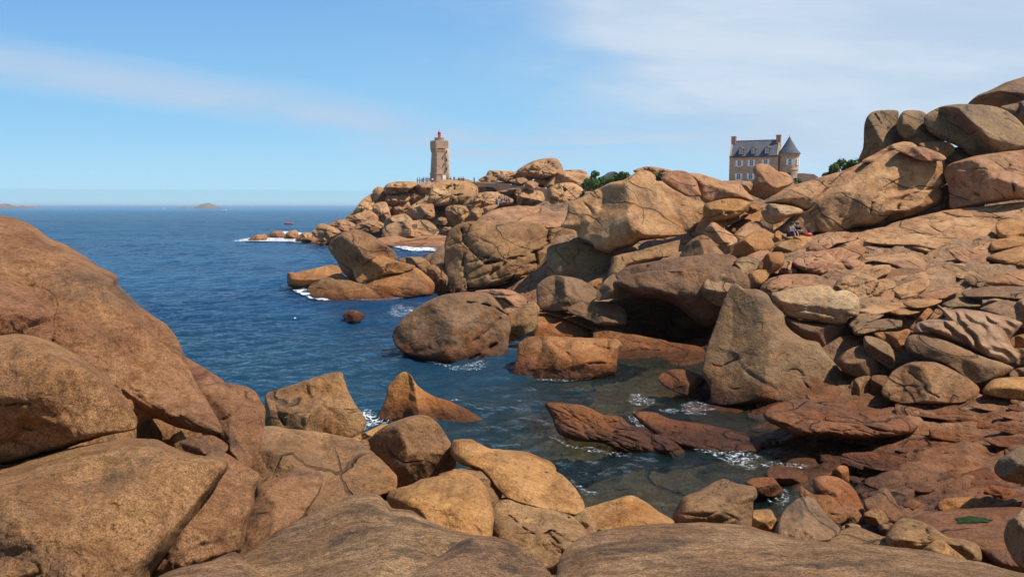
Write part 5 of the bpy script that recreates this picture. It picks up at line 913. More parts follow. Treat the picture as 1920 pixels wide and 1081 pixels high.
b_.rings([[(r*math.cos(2*PI*i/24), r*math.sin(2*PI*i/24), z) for i in range(24)] for r, z in ((1.40, 14.84), (1.45, 14.84), (1.45, 14.90), (1.40, 14.90), (1.40, 14.84))], cap=False); b_.build('railing', MAT_white, lh)
b_ = MB(); b_.lathe([(1.05, 0), (1.0, 3.5), (.9, 8), (.8, 10.9)], 18, (1.6, -1.7)); b_.build('stair_turret', MAT_tower, lh, True)
for zz in (4.6, 7.2, 9.6):
    b_ = MB(); b_.box(1.15, 1.35, -3.14, -2.7, zz, zz+.8); b_.build('window', MAT_dark, lh)
b_ = MB(); b_.box(.05, 1.05, -2.70, -2.45, 1.0, 3.1); d_ = b_.build('door', MAT_white, lh)
b_ = MB(); b_.box(.85, .93, -2.74, -2.70, 2.0, 2.1); b_.build('handle', MAT_dark, d_)
b_ = MB(); b_.box(-.15, .03, -2.68, -2.45, 1.0, 3.35); b_.box(1.07, 1.25, -2.68, -2.45, 1.0, 3.35); b_.box(.03, 1.07, -2.68, -2.45, 3.12, 3.35); b_.build('door_frame', MAT_trim, lh)

# ---------------------------------------------------------------- house with the round turret
HX, HY, HZ = pt(1366.5, 343, 203); W_, DP, EV, RG = 11.75, 7.2, 6.75, 10.5
hs = empty('manor_house', (HX, HY, HZ), math.radians(-24)); tag(hs, 'three-storey stone manor house with slate roof and white shutters on the skyline', 'house')
WINS = [(2.45, 4.9), (5.35, 4.9), (8.75, 4.9), (2.35, 1.6), (5.25, 1.6), (8.6, 1.6)]
def wall_with_holes(x0, x1, z0, z1, holes, y):
    m_ = MB(); xs = sorted({x0, x1}|{h[0] for h in holes}|{h[1] for h in holes}); zs = sorted({z0, z1}|{h[2] for h in holes}|{h[3] for h in holes})
    for a in range(len(xs)-1):
        for c in range(len(zs)-1):
            cx, cz = (xs[a]+xs[a+1])/2, (zs[c]+zs[c+1])/2
            if any(h[0] < cx < h[1] and h[2] < cz < h[3] for h in holes): continue
            m_.poly([(xs[a], y, zs[c]), (xs[a+1], y, zs[c]), (xs[a+1], y, zs[c+1]), (xs[a], y, zs[c+1])])
    for h in holes:
        for (p, q) in (((h[0], h[2]), (h[1], h[2])), ((h[1], h[2]), (h[1], h[3])), ((h[1], h[3]), (h[0], h[3])), ((h[0], h[3]), (h[0], h[2]))):
            m_.poly([(p[0], y, p[1]), (q[0], y, q[1]), (q[0], y+.25, q[1]), (p[0], y+.25, p[1])])
    return m_
holes = [(x-.45, x+.45, z-.75, z+.75) for x, z in WINS]
m_ = wall_with_holes(0, W_, -3, EV, holes, 0)
m_.poly([(W_, 0, -3), (W_, DP, -3), (W_, DP, EV), (W_, DP/2, RG), (W_, 0, EV)]); m_.poly([(0, 0, EV), (0, DP/2, RG), (0, DP, EV), (0, DP, -3), (0, 0, -3)]); m_.poly([(W_, DP, -3), (0, DP, -3), (0, DP, EV), (W_, DP, EV)])
m_.build('wall', MAT_wall, hs)
m_ = MB(); m_.box(-.12, 0, -.1, DP+.1, -3, EV-.3)
rf = MB(); ov = .28; k_ = (RG-EV)/(DP/2)
for sgn in (0, 1):
    y0 = -ov if sgn == 0 else DP+ov; z0 = EV-ov*k_
    rf.poly([(.3, y0, z0), (W_-.3, y0, z0), (W_-.3, DP/2, RG), (.3, DP/2, RG)]); rf.poly([(.3, y0, z0+.14), (W_-.3, y0, z0+.14), (W_-.3, DP/2, RG+.16), (.3, DP/2, RG+.16)])
    rf.poly([(.3, y0, z0), (W_-.3, y0, z0), (W_-.3, y0, z0+.14), (.3, y0, z0+.14)])
roof = rf.build('roof', MAT_slate, hs)
m_ = MB(); m_.box(.3, W_-.3, DP/2-.12, DP/2+.12, RG+.10, RG+.26); m_.build('ridge', MAT_brick, roof)
for gx_ in (-.02, W_-.38):
    m_ = MB(); b0 = [(gx_, -.25, EV-.25), (gx_+.4, -.25, EV-.25), (gx_+.4, DP/2, RG+.2), (gx_, DP/2, RG+.2)]; b1 = [(p[0], p[1], p[2]+.28) for p in b0]; m_.rings([b0, b1])
    b0 = [(gx_, DP+.25, EV-.25), (gx_+.4, DP+.25, EV-.25), (gx_+.4, DP/2, RG+.2), (gx_, DP/2, RG+.2)]; b1 = [(p[0], p[1], p[2]+.28) for p in b0]; m_.rings([b0, b1]); m_.build('gable_coping', MAT_trim, roof)
for gx_ in (-.1, W_-.95):
    m_ = MB(); m_.box(gx_, gx_+1.05, DP/2-.9, DP/2+.9, RG-1.2, RG+1.15); ch = m_.build('chimney', MAT_brick, roof)
    m_ = MB(); m_.box(gx_-.08, gx_+1.13, DP/2-.98, DP/2+.98, RG+1.15, RG+1.32); m_.build('chimney_cap', MAT_trim, roof)
def window(parent, x, z, w_, h_, y=0.0, shutters=True, name='window'):
    f = MB(); t_ = .09
    for a in (x-w_/2, x-.04, x+w_/2-t_): f.box(a, a+(t_ if a != x-.04 else .08), y+.06, y+.16, z-h_/2, z+h_/2)
    for c in (z-h_/2, z+h_/2-t_): f.box(x-w_/2+t_, x-.04, y+.065, y+.155, c, c+t_); f.box(x+.04, x+w_/2-t_, y+.065, y+.155, c, c+t_)
    for kk in (-.17, .17):
        c = z+kk*h_; f.box(x-w_/2+t_, x-.04, y+.07, y+.15, c-.025, c+.025); f.box(x+.04, x+w_/2-t_, y+.07, y+.15, c-.025, c+.025)
    fo = f.build(name, MAT_white, parent)
    g = MB(); g.box(x-w_/2, x+w_/2, y+.12, y+.14, z-h_/2, z+h_/2); g.build('pane', MAT_glass, fo)
    g = MB(); g.box(x-w_/2-.1, x+w_/2+.1, y-.12, y+.06, z-h_/2-.14, z-h_/2); g.build('sill', MAT_white if shutters else MAT_trim, fo)
    if shutters:
        for sg in (-1, 1):
            s_ = MB(); xa = x+sg*(w_/2+.02); xb = x+sg*(w_/2+.44); s_.box(min(xa, xb), max(xa, xb), y-.07, y-.02, z-h_/2, z+h_/2)
            for q in range(9): zz = z-h_/2+.12+q*(h_-.24)/9; s_.box(min(xa, xb)+.06, max(xa, xb)-.06, y-.09, y-.07, zz, zz+.06)
            s_.build('shutter', MAT_white, parent)
for x, z in WINS: window(hs, x, z, .9, 1.5)
for x in (2.75, 5.75, 9.0):
    z0 = EV+.35; yb = .25
    d = MB(); d.box(x-.62, x-.42, yb-.25, yb+1.6, z0, z0+1.35); d.box(x+.42, x+.62, yb-.25, yb+1.6, z0, z0+1.35); d.box(x-.42, x+.42, yb-.22, yb+.1, z0, z0+.12); dm = d.build('dormer', MAT_slate, hs)
    window(dm, x, z0+.72, .84, 1.15, yb-.3, False)
    r_ = MB(); r_.rings([[(x-.78, yb-.4, z0+1.35), (x, yb-.4, z0+1.95), (x+.78, yb-.4, z0+1.35), (x, yb-.4, z0+1.30)], [(x-.78, yb+2.2, z0+1.35), (x, yb+2.2, z0+1.95), (x+.78, yb+2.2, z0+1.35), (x, yb+2.2, z0+1.30)]]); r_.build('dormer_roof', MAT_brick, dm)
m_ = MB(); m_.box(-.1, W_+.0, -.40, -.28, EV-.42, EV-.30); m_.build('gutter', MAT_dark, hs)
TCX, TCY, TR = W_+2.3, 1.6, 2.28
m_ = MB(); m_.lathe([(TR, -4), (TR, 2.9), (TR+.12, 3.0), (TR+.12, 3.15), (TR+.05, 3.2), (TR+.05, 6.6), (TR+.2, 6.75), (TR+.2, 6.95)], 40, (TCX, TCY)); tw = m_.build('turret', MAT_wall, hs, True)
for p in tw.data.polygons: p.use_smooth = False
m_ = MB(); m_.lathe([(TR+.52, 6.95), (TR+.48, 7.05), (1.9, 8.1), (1.15, 9.3), (.5, 10.4), (.04, 11.25), (.02, 11.9)], 40, (TCX, TCY)); m_.build('turret_roof', MAT_slate, hs, True)
m_ = MB()
for q in range(34):
    a_ = 2*PI*q/34; cx, cy = TCX+(TR+.12)*math.cos(a_), TCY+(TR+.12)*math.sin(a_); m_.box(cx-.09, cx+.09, cy-.09, cy+.09, 6.35, 6.75)
m_.build('corbel_row', MAT_trim, tw)
def turret_window(ang, z, w_, h_, shut=True):
    e_ = empty('window', (TCX, TCY, 0), 0); e_.parent = hs; e_.rotation_euler = (0, 0, ang)
    f = MB(); r_ = TR+.10
    f.box(-w_/2, -w_/2+.09, -r_-.04, -r_+.1, z-h_/2, z+h_/2); f.box(w_/2-.09, w_/2, -r_-.04, -r_+.1, z-h_/2, z+h_/2); f.box(-.04, .04, -r_-.04, -r_+.1, z-h_/2, z+h_/2)
    for c in (z-h_/2, z+h_/2-.09, z-.03): f.box(-w_/2+.09, -.04, -r_-.03, -r_+.1, c, c+.08); f.box(.04, w_/2-.09, -r_-.03, -r_+.1, c, c+.08)
    f.build('frame', MAT_white, e_); g = MB(); g.box(-w_/2, w_/2, -r_-.005, -r_+.02, z-h_/2, z+h_/2); g.build('pane', MAT_glass, e_)
    if shut:
        for sg in (-1, 1):
            s_ = MB(); xa = sg*(w_/2+.02); xb = sg*(w_/2+.4); s_.box(min(xa, xb), max(xa, xb), -r_-.02, -r_+.12, z-h_/2, z+h_/2); s_.build('shutter', MAT_white, e_)
turret_window(math.radians(12), 4.9, .85, 1.5); turret_window(math.radians(74), 4.9, .85, 1.5); turret_window(math.radians(38), 1.0, .5, .8, False)
m_ = MB(); a_ = math.radians(8)
arch = [(-.5, 0), (.5, 0), (.5, 1.0)]+[(.5*math.cos(q*PI/10), 1.0+.5*math.sin(q*PI/10)) for q in range(1, 10)]+[(-.5, 1.0)]
m_.rings([[(x, -TR-.06, z+.9) for x, z in arch], [(x, -TR+.3, z+.9) for x, z in arch]]); ar = m_.build('arched_opening', MAT_dark, hs); ar.location = (TCX, TCY, 0); ar.rotation_euler = (0, 0, a_)
m_ = MB(); gw = [(W_+4.3, 1, -3), (W_+9.3, 1, -3), (W_+9.3, 1, 1.2), (W_+8.3, 1, 1.9), (W_+5.5, 1, 2.2), (W_+4.3, 1, 2.2)]; m_.rings([gw, [(p[0], p[1]+.5, p[2]) for p in gw]]); wl = m_.build('garden_wall', MAT_wall, None); wl.location = hs.location; wl.rotation_euler = hs.rotation_euler; tag(wl, 'low rubble garden wall right of the round turret', 'wall')

# small cottage whose roof just shows behind the shrubs
cx, cy, cz = pt(1152, 333, 232); ct = empty('cottage', (cx, cy, cz-1.5), math.radians(12)); tag(ct, 'small cottage with a grey gabled roof behind the green shrubs', 'house')
m_ = MB(); m_.box(-2.2, 2.2, 0, 5, 0, 1.6); m_.build('wall', MAT_wall, ct)
m_ = MB(); m_.rings([[(-2.6, -.3, 1.6), (2.6, -.3, 1.6), (0, -.3, 3.3)], [(-2.6, 5.3, 1.6), (2.6, 5.3, 1.6), (0, 5.3, 3.3)]]); m_.build('roof', MAT_slate, ct)

# ---------------------------------------------------------------- bridge and path wall
def place_wall(px0, px1, D0, name):
    a = Vector(pt(px0, 388, D0)); return a
bx0 = pt(846, 341, 204); bx1 = pt(958, 345, 196)
L_ = math.hypot(bx1[0]-bx0[0], bx1[1]-bx0[1]); ang = math.atan2(bx1[1]-bx0[1], bx1[0]-bx0[0])
br = empty('stone_bridge', (bx0[0], bx0[1], 0), ang); tag(br, 'low pink stone bridge with a single shallow arch right of the lighthouse', 'bridge')
ztop0 = bx0[2]+.15; ztop1 = bx1[2]-.05; ac0, ac1 = L_*0.385, L_*0.80; zs, zc = 10.6, 12.05
def zt(x): return ztop0+(ztop1-ztop0)*x/L_-.0*x
m_ = MB(); N_ = 16; xs = np.linspace(ac0, ac1, N_+1)
def za(x): q = (x-(ac0+ac1)/2)/((ac1-ac0)/2); return zs+(zc-zs)*math.sqrt(max(0, 1-q*q*.999))
for yy in (0.0, 2.6):
    m_.poly([(0, yy, 6), (ac0, yy, 6), (ac0, yy, zt(ac0)-.25), (0, yy, zt(0)-.25)]); m_.poly([(ac1, yy, 6), (L_, yy, 6), (L_, yy, zt(L_)-.25), (ac1, yy, zt(ac1)-.25)])
    for i in range(N_): m_.poly([(xs[i], yy, za(xs[i])), (xs[i+1], yy, za(xs[i+1])), (xs[i+1], yy, zt(xs[i+1])-.25), (xs[i], yy, zt(xs[i])-.25)])
for i in range(N_): m_.poly([(xs[i], 0, za(xs[i])), (xs[i+1], 0, za(xs[i+1])), (xs[i+1], 2.6, za(xs[i+1])), (xs[i], 2.6, za(xs[i]))])
m_.poly([(ac0, 0, 6), (ac0, 2.6, 6), (ac0, 2.6, zs), (ac0, 0, zs)]); m_.poly([(ac1, 0, 6), (ac1, 2.6, 6), (ac1, 2.6, zs), (ac1, 0, zs)])
m_.build('span', MAT_tower, br)
m_ = MB(); m_.rings([[(0, -.15, zt(0)-.25), (0, .3, zt(0)-.25), (0, .3, zt(0)+.1), (0, -.15, zt(0)+.1)], [(L_, -.15, zt(L_)-.25), (L_, .3, zt(L_)-.25), (L_, .3, zt(L_)+.1), (L_, -.15, zt(L_)+.1)]]); m_.build('parapet', MAT_trim, br)
m_ = MB()
for i in range(N_): m_.rings([[(xs[i], -.08, za(xs[i])+d) for d in (-.02, .42)]+[(xs[i], .1, za(xs[i])+d) for d in (.42, -.02)], [(xs[i+1]-.06, -.08, za(xs[i+1])+d) for d in (-.02, .42)]+[(xs[i+1]-.06, .1, za(xs[i+1])+d) for d in (.42, -.02)]])
m_.build('arch_ring', MAT_trim, br)
def wall_run(pa, pb, D0, D1, hgt, label):
    a = pt(*pa, D0); b = pt(*pb, D1); L2 = math.hypot(b[0]-a[0], b[1]-a[1]); m_ = MB()
    N = 12; top = []
    for i in range(N+1):
        x = L2*i/N; z = (b[2]-a[2])*i/N+.12*math.sin(i*1.7); top.append([(x, 0, z-hgt), (x, 0, z), (x, .5, z), (x, .5, z-hgt)])
    m_.rings(top); o = m_.build('retaining_wall', MAT_wall); o.location = a; o.rotation_euler = (0, 0, math.atan2(b[1]-a[1], b[0]-a[0])); tag(o, label, 'wall', 'rubble walls along the headland path')
wall_run((958, 347), (1022, 352), 200, 188, 3.0, 'brown rubble retaining wall continuing right from the stone bridge')
wall_run((1022, 354), (1092, 362), 170, 150, 2.6, 'rubble wall above the round brain-textured boulder')

# ---------------------------------------------------------------- shrubs
def shrub(px0, px1, py0, py1, D, n, leaf, label, seed=1, name='shrub', group=None):
    rng = np.random.default_rng(seed); a = pt((px0+px1)/2, py1, D); mpp = D/FPX; wd = (px1-px0)*mpp/2; ht = (py1-py0)*mpp
    e = empty(name, a); tag(e, label, 'shrub', group)
    C_ = []; ncl = 14
    for k in range(ncl): u = rng.uniform(-1, 1); C_.append((u*wd*.8, rng.uniform(-.5, .5)*wd, ht*rng.uniform(.15, 1.0)*math.sqrt(max(.1, 1-u*u*.85))*.82, rng.uniform(.16, .34)*min(wd, ht*1.3)))
    C_ = np.array(C_); idx = rng.integers(0, ncl, n); d = rng.normal(size=(n, 3)); d /= np.linalg.norm(d, axis=1)[:, None]
    P = C_[idx, :3]+d*(C_[idx, 3]*rng.uniform(.35, 1.15, n)**.6)[:, None]; P[:, 2] = np.abs(P[:, 2])
    nrm = d+rng.normal(size=(n, 3))*.5; nrm /= np.linalg.norm(nrm, axis=1)[:, None]; t1 = np.cross(nrm, rng.normal(size=(n, 3))); t1 /= np.linalg.norm(t1, axis=1)[:, None]; t2 = np.cross(nrm, t1)
    s = leaf*rng.uniform(.6, 1.3, n)[:, None]; V = np.stack([P-t1*s, P-t2*s*.5, P+t1*s, P+t2*s*.5], 1).reshape(-1, 3)
    F = np.arange(4*n).reshape(-1, 4); mesh_obj('foliage', V, [F], MAT_green, False, parent=e)
    m_ = MB()
    for k in range(0, ncl, 2): m_.tube((C_[k, 0]*.3, C_[k, 1]*.3, -.3), tuple(C_[k, :3]), .05*max(1, wd/3), .015, 5)
    m_.build('stem', MAT_bark, e)
shrub(1548, 1616, 294, 336, 68, 5200, .10, 'bright green shrub behind the skyline rocks left of the dark standing boulder', 3)
shrub(1580, 1640, 300, 330, 74, 3000, .10, 'darker end of the green shrub tucked beside the dark standing boulder', 13)
shrub(1094, 1140, 319, 348, 128, 3200, .17, 'rounded green shrub right of the bedded headland rocks', 5)
shrub(1098, 1180, 324, 358, 112, 6500, .17, 'long dark green shrub sloping up behind the giant two-faced boulder', 6)
shrub(1140, 1200, 320, 345, 100, 3600, .17, 'shrub hugging the left shoulder of the giant two-faced boulder', 7)
shrub(1226, 1248, 318, 345, 64.5, 1800, .09, 'small leafy tuft behind the yellow lichen cap of the giant boulder', 8)
shrub(1484, 1506, 333, 350, 150, 900, .2, 'low green bush at the foot of the round turret', 9)
shrub(1086, 1102, 355, 370, 140, 600, .16, 'little yellowish green bush above the brain-textured boulder', 10)

# ---------------------------------------------------------------- people
def skinned(name, joints, edges, mat, parent, sub=1):
    me = bpy.data.meshes.new(name); me.from_pydata([j[:3] for j in joints], edges, []); o = bpy.data.objects.new(name, me); COL.objects.link(o)
    mod = o.modifiers.new('s', 'SKIN'); mod.use_smooth_shade = True
    for i, j in enumerate(joints): me.skin_vertices[0].data[i].radius = (j[3], j[3]*(j[4] if len(j) > 4 else 1)); me.skin_vertices[0].data[i].use_root = (i == 0)
    if sub: ms = o.modifiers.new('d', 'SUBSURF'); ms.levels = sub; ms.render_levels = sub
    bpy.context.view_layer.update(); ev = o.evaluated_get(bpy.context.evaluated_depsgraph_get()); nm = bpy.data.meshes.new_from_object(ev)
    o.modifiers.clear(); o.data = nm; bpy.data.meshes.remove(me); nm.materials.clear(); nm.materials.append(mat)
    for p in nm.polygons: p.use_smooth = True
    if parent: o.parent = parent
    return o
def person_skel(pose):
    """x right, -y forward; returns pelvis-rooted joints"""
    if pose == 'sit':
        hip = (0, 0, .12); J = dict(pel=(0, 0, .14), chest=(0, -.08, .50), neck=(0, -.12, .66), head=(0, -.16, .80), top=(0, -.15, .90))
        leg = lambda s: [(s*.10, -.02, .12), (s*.16, -.38, .40), (s*.15, -.52, .02), (s*.15, -.68, .0)]
        arm = lambda s: [(s*.19, -.10, .60), (s*.26, -.22, .36), (s*.14, -.44, .40)]
    else:
        st = .22 if pose == 'walk' else .02
        J = dict(pel=(0, 0, .92), chest=(0, -.02, 1.28), neck=(0, -.02, 1.48), head=(0, -.03, 1.62), top=(0, -.02, 1.73))
        leg = lambda s: [(s*.09, 0, .88), (s*.10, -s*st*.6-.04, .48), (s*.10, -s*st+.02, .08), (s*.11, -s*st-.14, .03)]
        arm = lambda s: [(s*.19, 0, 1.40), (s*.24, s*st*.3, 1.12), (s*.23, s*st*.8-.12, .88)] if pose != 'point' else ([(s*.19, 0, 1.40), (s*.24, -.05, 1.15), (s*.22, -.2, .95)] if s < 0 else [(.19, 0, 1.40), (.34, -.22, 1.38), (.40, -.48, 1.45)])
    return J, leg, arm
PROTO = {}
def make_person(pose, shirt, legs, hairm, short):
    key = (pose, shirt, legs, short)
    root = empty('person', (0, 0, 0)); J, leg, arm = person_skel(pose)
    j = [J['pel']+(.13, .75), J['chest']+(.15, .65), J['neck']+(.055,), J['head']+(.095,), J['top']+(.06,)]; e = [(0, 1), (1, 2), (2, 3), (3, 4)]
    for s in (-1, 1):
        b0 = len(j); L = leg(s); j += [L[0]+(.085,), L[1]+(.06,), L[2]+(.042,), L[3]+(.035,)]; e += [(0, b0), (b0, b0+1), (b0+1, b0+2), (b0+2, b0+3)]
        b0 = len(j); A = arm(s); h = Vector(A[2]); dr = (h-Vector(A[1])).normalized(); tip = tuple(h+dr*.14); j += [A[0]+(.055,), A[1]+(.042,), A[2]+(.030,), tip+(.022,)]; e += [(1, b0), (b0, b0+1), (b0+1, b0+2), (b0+2, b0+3)]
    skinned('body', j, e, MAT_skin, root)
    c = [(J['pel'][0], J['pel'][1], J['pel'][2]+.02, .15, .8), J['chest']+(.175, .68), (J['neck'][0], J['neck'][1], J['neck'][2]-.06, .08)]; e = [(0, 1), (1, 2)]
    for s in (-1, 1):
        b0 = len(c); A = arm(s); mid = tuple(Vector(A[0]).lerp(Vector(A[1]), .8)); c += [A[0]+(.075,), mid+(.065,)]; e += [(1, b0), (b0, b0+1)]
    skinned('shirt', c, e, CLOTH[shirt], root)
    c = [J['pel']+(.155, .82)]; e = []
    for s in (-1, 1):
        b0 = len(c); L = leg(s); c += [L[0]+(.105,), L[1]+(.08,)]; e += [(0, b0), (b0, b0+1)]
        if not short: c += [L[2]+(.06,)]; e += [(b0+1, b0+2)]
    skinned('shorts' if short else 'trousers', c, e, CLOTH[legs], root)
    m_ = MB(); hc = J['head']; m_.rings([[(hc[0]+r*math.cos(2*PI*i/10), hc[1]+.02+r*math.sin(2*PI*i/10)*1.1, hc[2]+z) for i in range(10)] for r, z in ((.10, -.02), (.118, .04), (.108, .09), (.07, .13), (.01, .145))]); m_.build('hair', hairm, root, True)
    m_ = MB(); m_.tube((hc[0], hc[1]-.095, hc[2]-.01), (hc[0], hc[1]-.125, hc[2]-.03), .018, .012, 6); m_.build('nose', MAT_skin, root, True)
    return root
def clone(o, parent=None):
    c = o.copy(); COL.objects.link(c); c.parent = parent
    for k in list(o.children): clone(k, c)
    return c
def put_person(px, py, D, pose, shirt, legs, label, rz=0, short=False, group='visitors on the rocks'):
    key = (pose, shirt, legs, short)
    if key not in PROTO: o = make_person(pose, shirt, legs, MAT_hair, short); PROTO[key] = o
    else: o = clone(PROTO[key])
    o.location = pt(px, py, D); o.rotation_euler = (0, 0, math.radians(rz)); tag(o, label, 'person', group)
V = 'visitors by the lighthouse'
for q in [(783, 342, 'stand', 'beige', 'navy', 'leftmost person of the row standing left of the lighthouse'), (787.5, 342, 'stand', 'white', 'grey', 'person in white, second from the left end of the row left of the lighthouse'),
          (791.5, 342, 'walk', 'grey', 'black', 'person in grey walking, third from the left end of the row left of the lighthouse'), (794.5, 341.5, 'stand', 'black', 'black', 'tallest-looking person in black near the middle of the row left of the lighthouse'),
          (798.5, 341.5, 'stand', 'navy', 'navy', 'person in dark blue beside the tallest one in black, left of the lighthouse'), (801, 341.5, 'point', 'black', 'grey', 'person in black pointing, near the lighthouse wall'),
          (804.5, 341, 'stand', 'pink', 'beige', 'person in pink just left of the lighthouse base'), (807.5, 342, 'walk', 'navy', 'beige', 'person in dark top in front of the left corner of the lighthouse'),
          (811, 342, 'stand', 'white', 'navy', 'person in white in front of the lighthouse base'), (845, 341, 'stand', 'black', 'navy', 'person in black just right of the lighthouse'),
          (851.5, 340, 'stand', 'navy', 'black', 'lone taller person right of the lighthouse'), (860.5, 341, 'stand', 'black', 'black', 'left one of three people standing together right of the lighthouse'),
          (865, 341, 'walk', 'pink', 'grey', 'middle one in pink of three people right of the lighthouse'), (869, 341, 'stand', 'grey', 'navy', 'right one in grey of three people right of the lighthouse'),
          (889, 341, 'stand', 'navy', 'navy', 'single person standing on the parapet side of the bridge'), (926, 339.5, 'stand', 'white', 'beige', 'person in white sitting low among skyline rocks above the bridge')]:
    put_person(q[0], q[1]+2.5, 222, q[2], q[3], q[4], q[5], random.Random(q[0]).uniform(-180, 180), False, V)
put_person(931, 386, 172, 'stand', 'black', 'black', 'person in black standing apart at the left of the walking group', 200)
put_person(934, 386.5, 172, 'walk', 'white', 'white', 'person in white next to the one in black below the headland dome', 150)
put_person(940.5, 382, 173, 'stand', 'beige', 'navy', 'person in beige at the back of the walking group', 20)
put_person(946, 381, 173, 'walk', 'red', 'grey', 'left one of two people in red in the walking group', 90)
put_person(950, 381.5, 173, 'stand', 'navy', 'navy', 'person in dark blue among the people in red', 60)
put_person(954.5, 383, 173, 'walk', 'pink', 'navy', 'person in bright pink at the right end of the walking group', 120)
put_person(1034, 394, 145, 'sit', 'pink', 'grey', 'person in pink sitting low left of the brain-textured boulder top ledge', 0)
put_person(1047, 393, 145, 'sit', 'red', 'white', 'person in red and white sitting at the rock edge beside the giant boulder', 0)
W2 = 'people resting in the shade'
put_person(1481, 443.5, 50.2, 'sit', 'grey', 'navy', 'bare-legged person in grey sitting in the shade under the leaning slab', 35, True, W2)
put_person(1494, 443.5, 50.6, 'sit', 'black', 'black', 'person in black sitting deeper in the shade under the leaning slab', -20, False, W2)
bx, by, bz = pt(1515, 443, 50.3); m_ = MB(); m_.lathe([(.12, 0), (.24, .05), (.27, .16), (.22, .28), (.08, .33)], 14); o = m_.build('backpack', MAT_red, None, True); o.location = (bx, by, bz); o.scale = (1.1, .7, .7); tag(o, 'red bag lying in the shade right of the two sitting people', 'bag')

# ---------------------------------------------------------------- craft on the water
def hull_rings(L, B_, H, n=9, sheer=.15, flat=False):
    rs = []
    for i in range(n):
        t_ = i/(n-1); x = (t_-.5)*L; k = max(.03, (1-abs(2*t_-1)**2.2)) if flat else max(.04, min(1, (1-t_)*2.6)**.7 if t_ > .5 else .75+.5*t_)
        w_ = B_/2*k; z1 = H*(1+sheer*(2*t_-1)**2)
        rs.append([(x, -w_, z1), (x, -w_*.75, H*.35), (x, 0, 0), (x, w_*.75, H*.35), (x, w_, z1), (x, 0, z1+.03)])
    return rs
def boat(px, py, L, label, rz, white=True, group='boats far out'):
    D = waterD(py); x, y, z = pt(px, py, D); e = empty('motor_boat', (x, y, 0), math.radians(rz)); tag(e, label, 'boat', group)
    m_ = MB(); m_.rings(hull_rings(L, L*.33, L*.16)); m_.build('hull', MAT_white if white else CLOTH['grey'], e, False)
    m_ = MB(); m_.rings([[(-.22*L, -.11*L, .15*L), (.12*L, -.11*L, .15*L), (.12*L, .11*L, .15*L), (-.22*L, .11*L, .15*L)], [(-.18*L, -.09*L, .30*L), (.02*L, -.09*L, .30*L), (.02*L, .09*L, .30*L), (-.18*L, .09*L, .30*L)]]); cb = m_.build('cabin', MAT_white, e)
    m_ = MB(); m_.box(-.15*L, .0, -.107*L, .107*L, .20*L, .25*L); m_.build('window', MAT_glass, cb)
    m_ = MB(); m_.tube((-.1*L, 0, .3*L), (-.1*L, 0, .48*L), .01*L, .006*L, 6); m_.build('mast', MAT_white, e)
boat(307, 391.6, 12, 'white motor boat far out near the horizon, left', 15)
boat(421, 394.6, 8, 'small white launch near the right island', 160)
boat(545, 389.6, 14, 'dark grey boat on the horizon left of the headland', 5, False)
boat(204, 389.8, 14, 'dark speck of a boat on the horizon between the two islands', 10, False)
D = waterD(420.5); kx, ky, kz = pt(541, 420.5, D); kk = empty('kayak', (kx, ky, .02), math.radians(8)); tag(kk, 'red double kayak on open water off the headland', 'kayak')
m_ = MB(); m_.rings(hull_rings(3.6, .8, .42, 11, .3, True)); m_.build('hull', MAT_red, kk, True)
for i, (ox, c_) in enumerate(((-.6, 'red'), (.55, 'pink'))):
    o = make_person('sit', c_, 'navy', MAT_hair, True); o.location = (kx+ox*math.cos(.14), ky+ox*math.sin(.14), .20); o.rotation_euler = (0, 0, math.radians(98))
    tag(o, ('kayaker in red sitting in the left seat of the kayak', 'kayaker in pink sitting in the right seat of the kayak')[i], 'person', 'kayakers')
    m_ = MB(); m_.tube((-.95, 0, 0), (.95, 0, 0), .018, .018, 6); m_.box(-1.2, -.93, -.02, .02, -.08, .08); m_.box(.93, 1.2, -.02, .02, -.08, .08); p = m_.build('paddle', CLOTH['beige'], None); p.location = (kx+ox-.35, ky, .62); p.rotation_euler = (.3, math.radians(22), math.radians(60)); tag(p, ('paddle held by the kayaker in red', 'paddle held by the kayaker in pink')[i], 'paddle', 'paddles')

# ---------------------------------------------------------------- islands on the horizon
MAT_isle = granite('island_rock', 0.01, c4(0.22, 0.17, 0.14), c4(0.30, 0.23, 0.18), c4(0.10, 0.10, 0.07), .3, .2, .3, .5, wet=False)
def island(px0, px1, prof, D, label):
    n = 80; us = np.linspace(0, 1, n); hs_ = np.interp(us, [p[0] for p in prof], [p[1] for p in prof]); m = 22; V = []
    for j in range(m):
        v = j/(m-1)*2-1
        for i, u in enumerate(us):
            px = px0+(px1-px0)*u; x = (px-960)/FPX*D; wdt = (px1-px0)/FPX*D*.35
            V.append((x, D+v*wdt, max(0, hs_[i])*D/FPX*(1-abs(v)**1.6)-3))
    V = np.array(V); V[:, 2] += fbm(V/45, 5, .6)*7*np.clip((V[:, 2]+3)/12, .05, 1)
    o = mesh_obj('island', V, [gridfaces(m, n)], MAT_isle); o['kind'] = 'structure'
island(-30, 80, [(0, 4), (.2, 5), (.32, 9), (.42, 9.5), (.5, 6), (.62, 4), (.72, 5.5), (.8, 4.5), (.92, 4), (1, 0)], 4300, '')
island(340, 424, [(0, 0), (.05, 2), (.1, 3.6), (.16, 1.5), (.25, 2.2), (.4, 4.5), (.5, 7.5), (.62, 10.2), (.72, 9), (.82, 4.6), (.92, 2.2), (1, 0)], 4300, '')
island(100, 116, [(0, 0), (.5, 2.2), (1, 0)], 4300, '')
# ---------------------------------------------------------------- green puddle on the flat shelf
P = resample(parse('Z5', '1183,782 1210,762 1300,758 1400,765 1460,778 1440,792 1340,800 1250,803 1200,797'), 60)
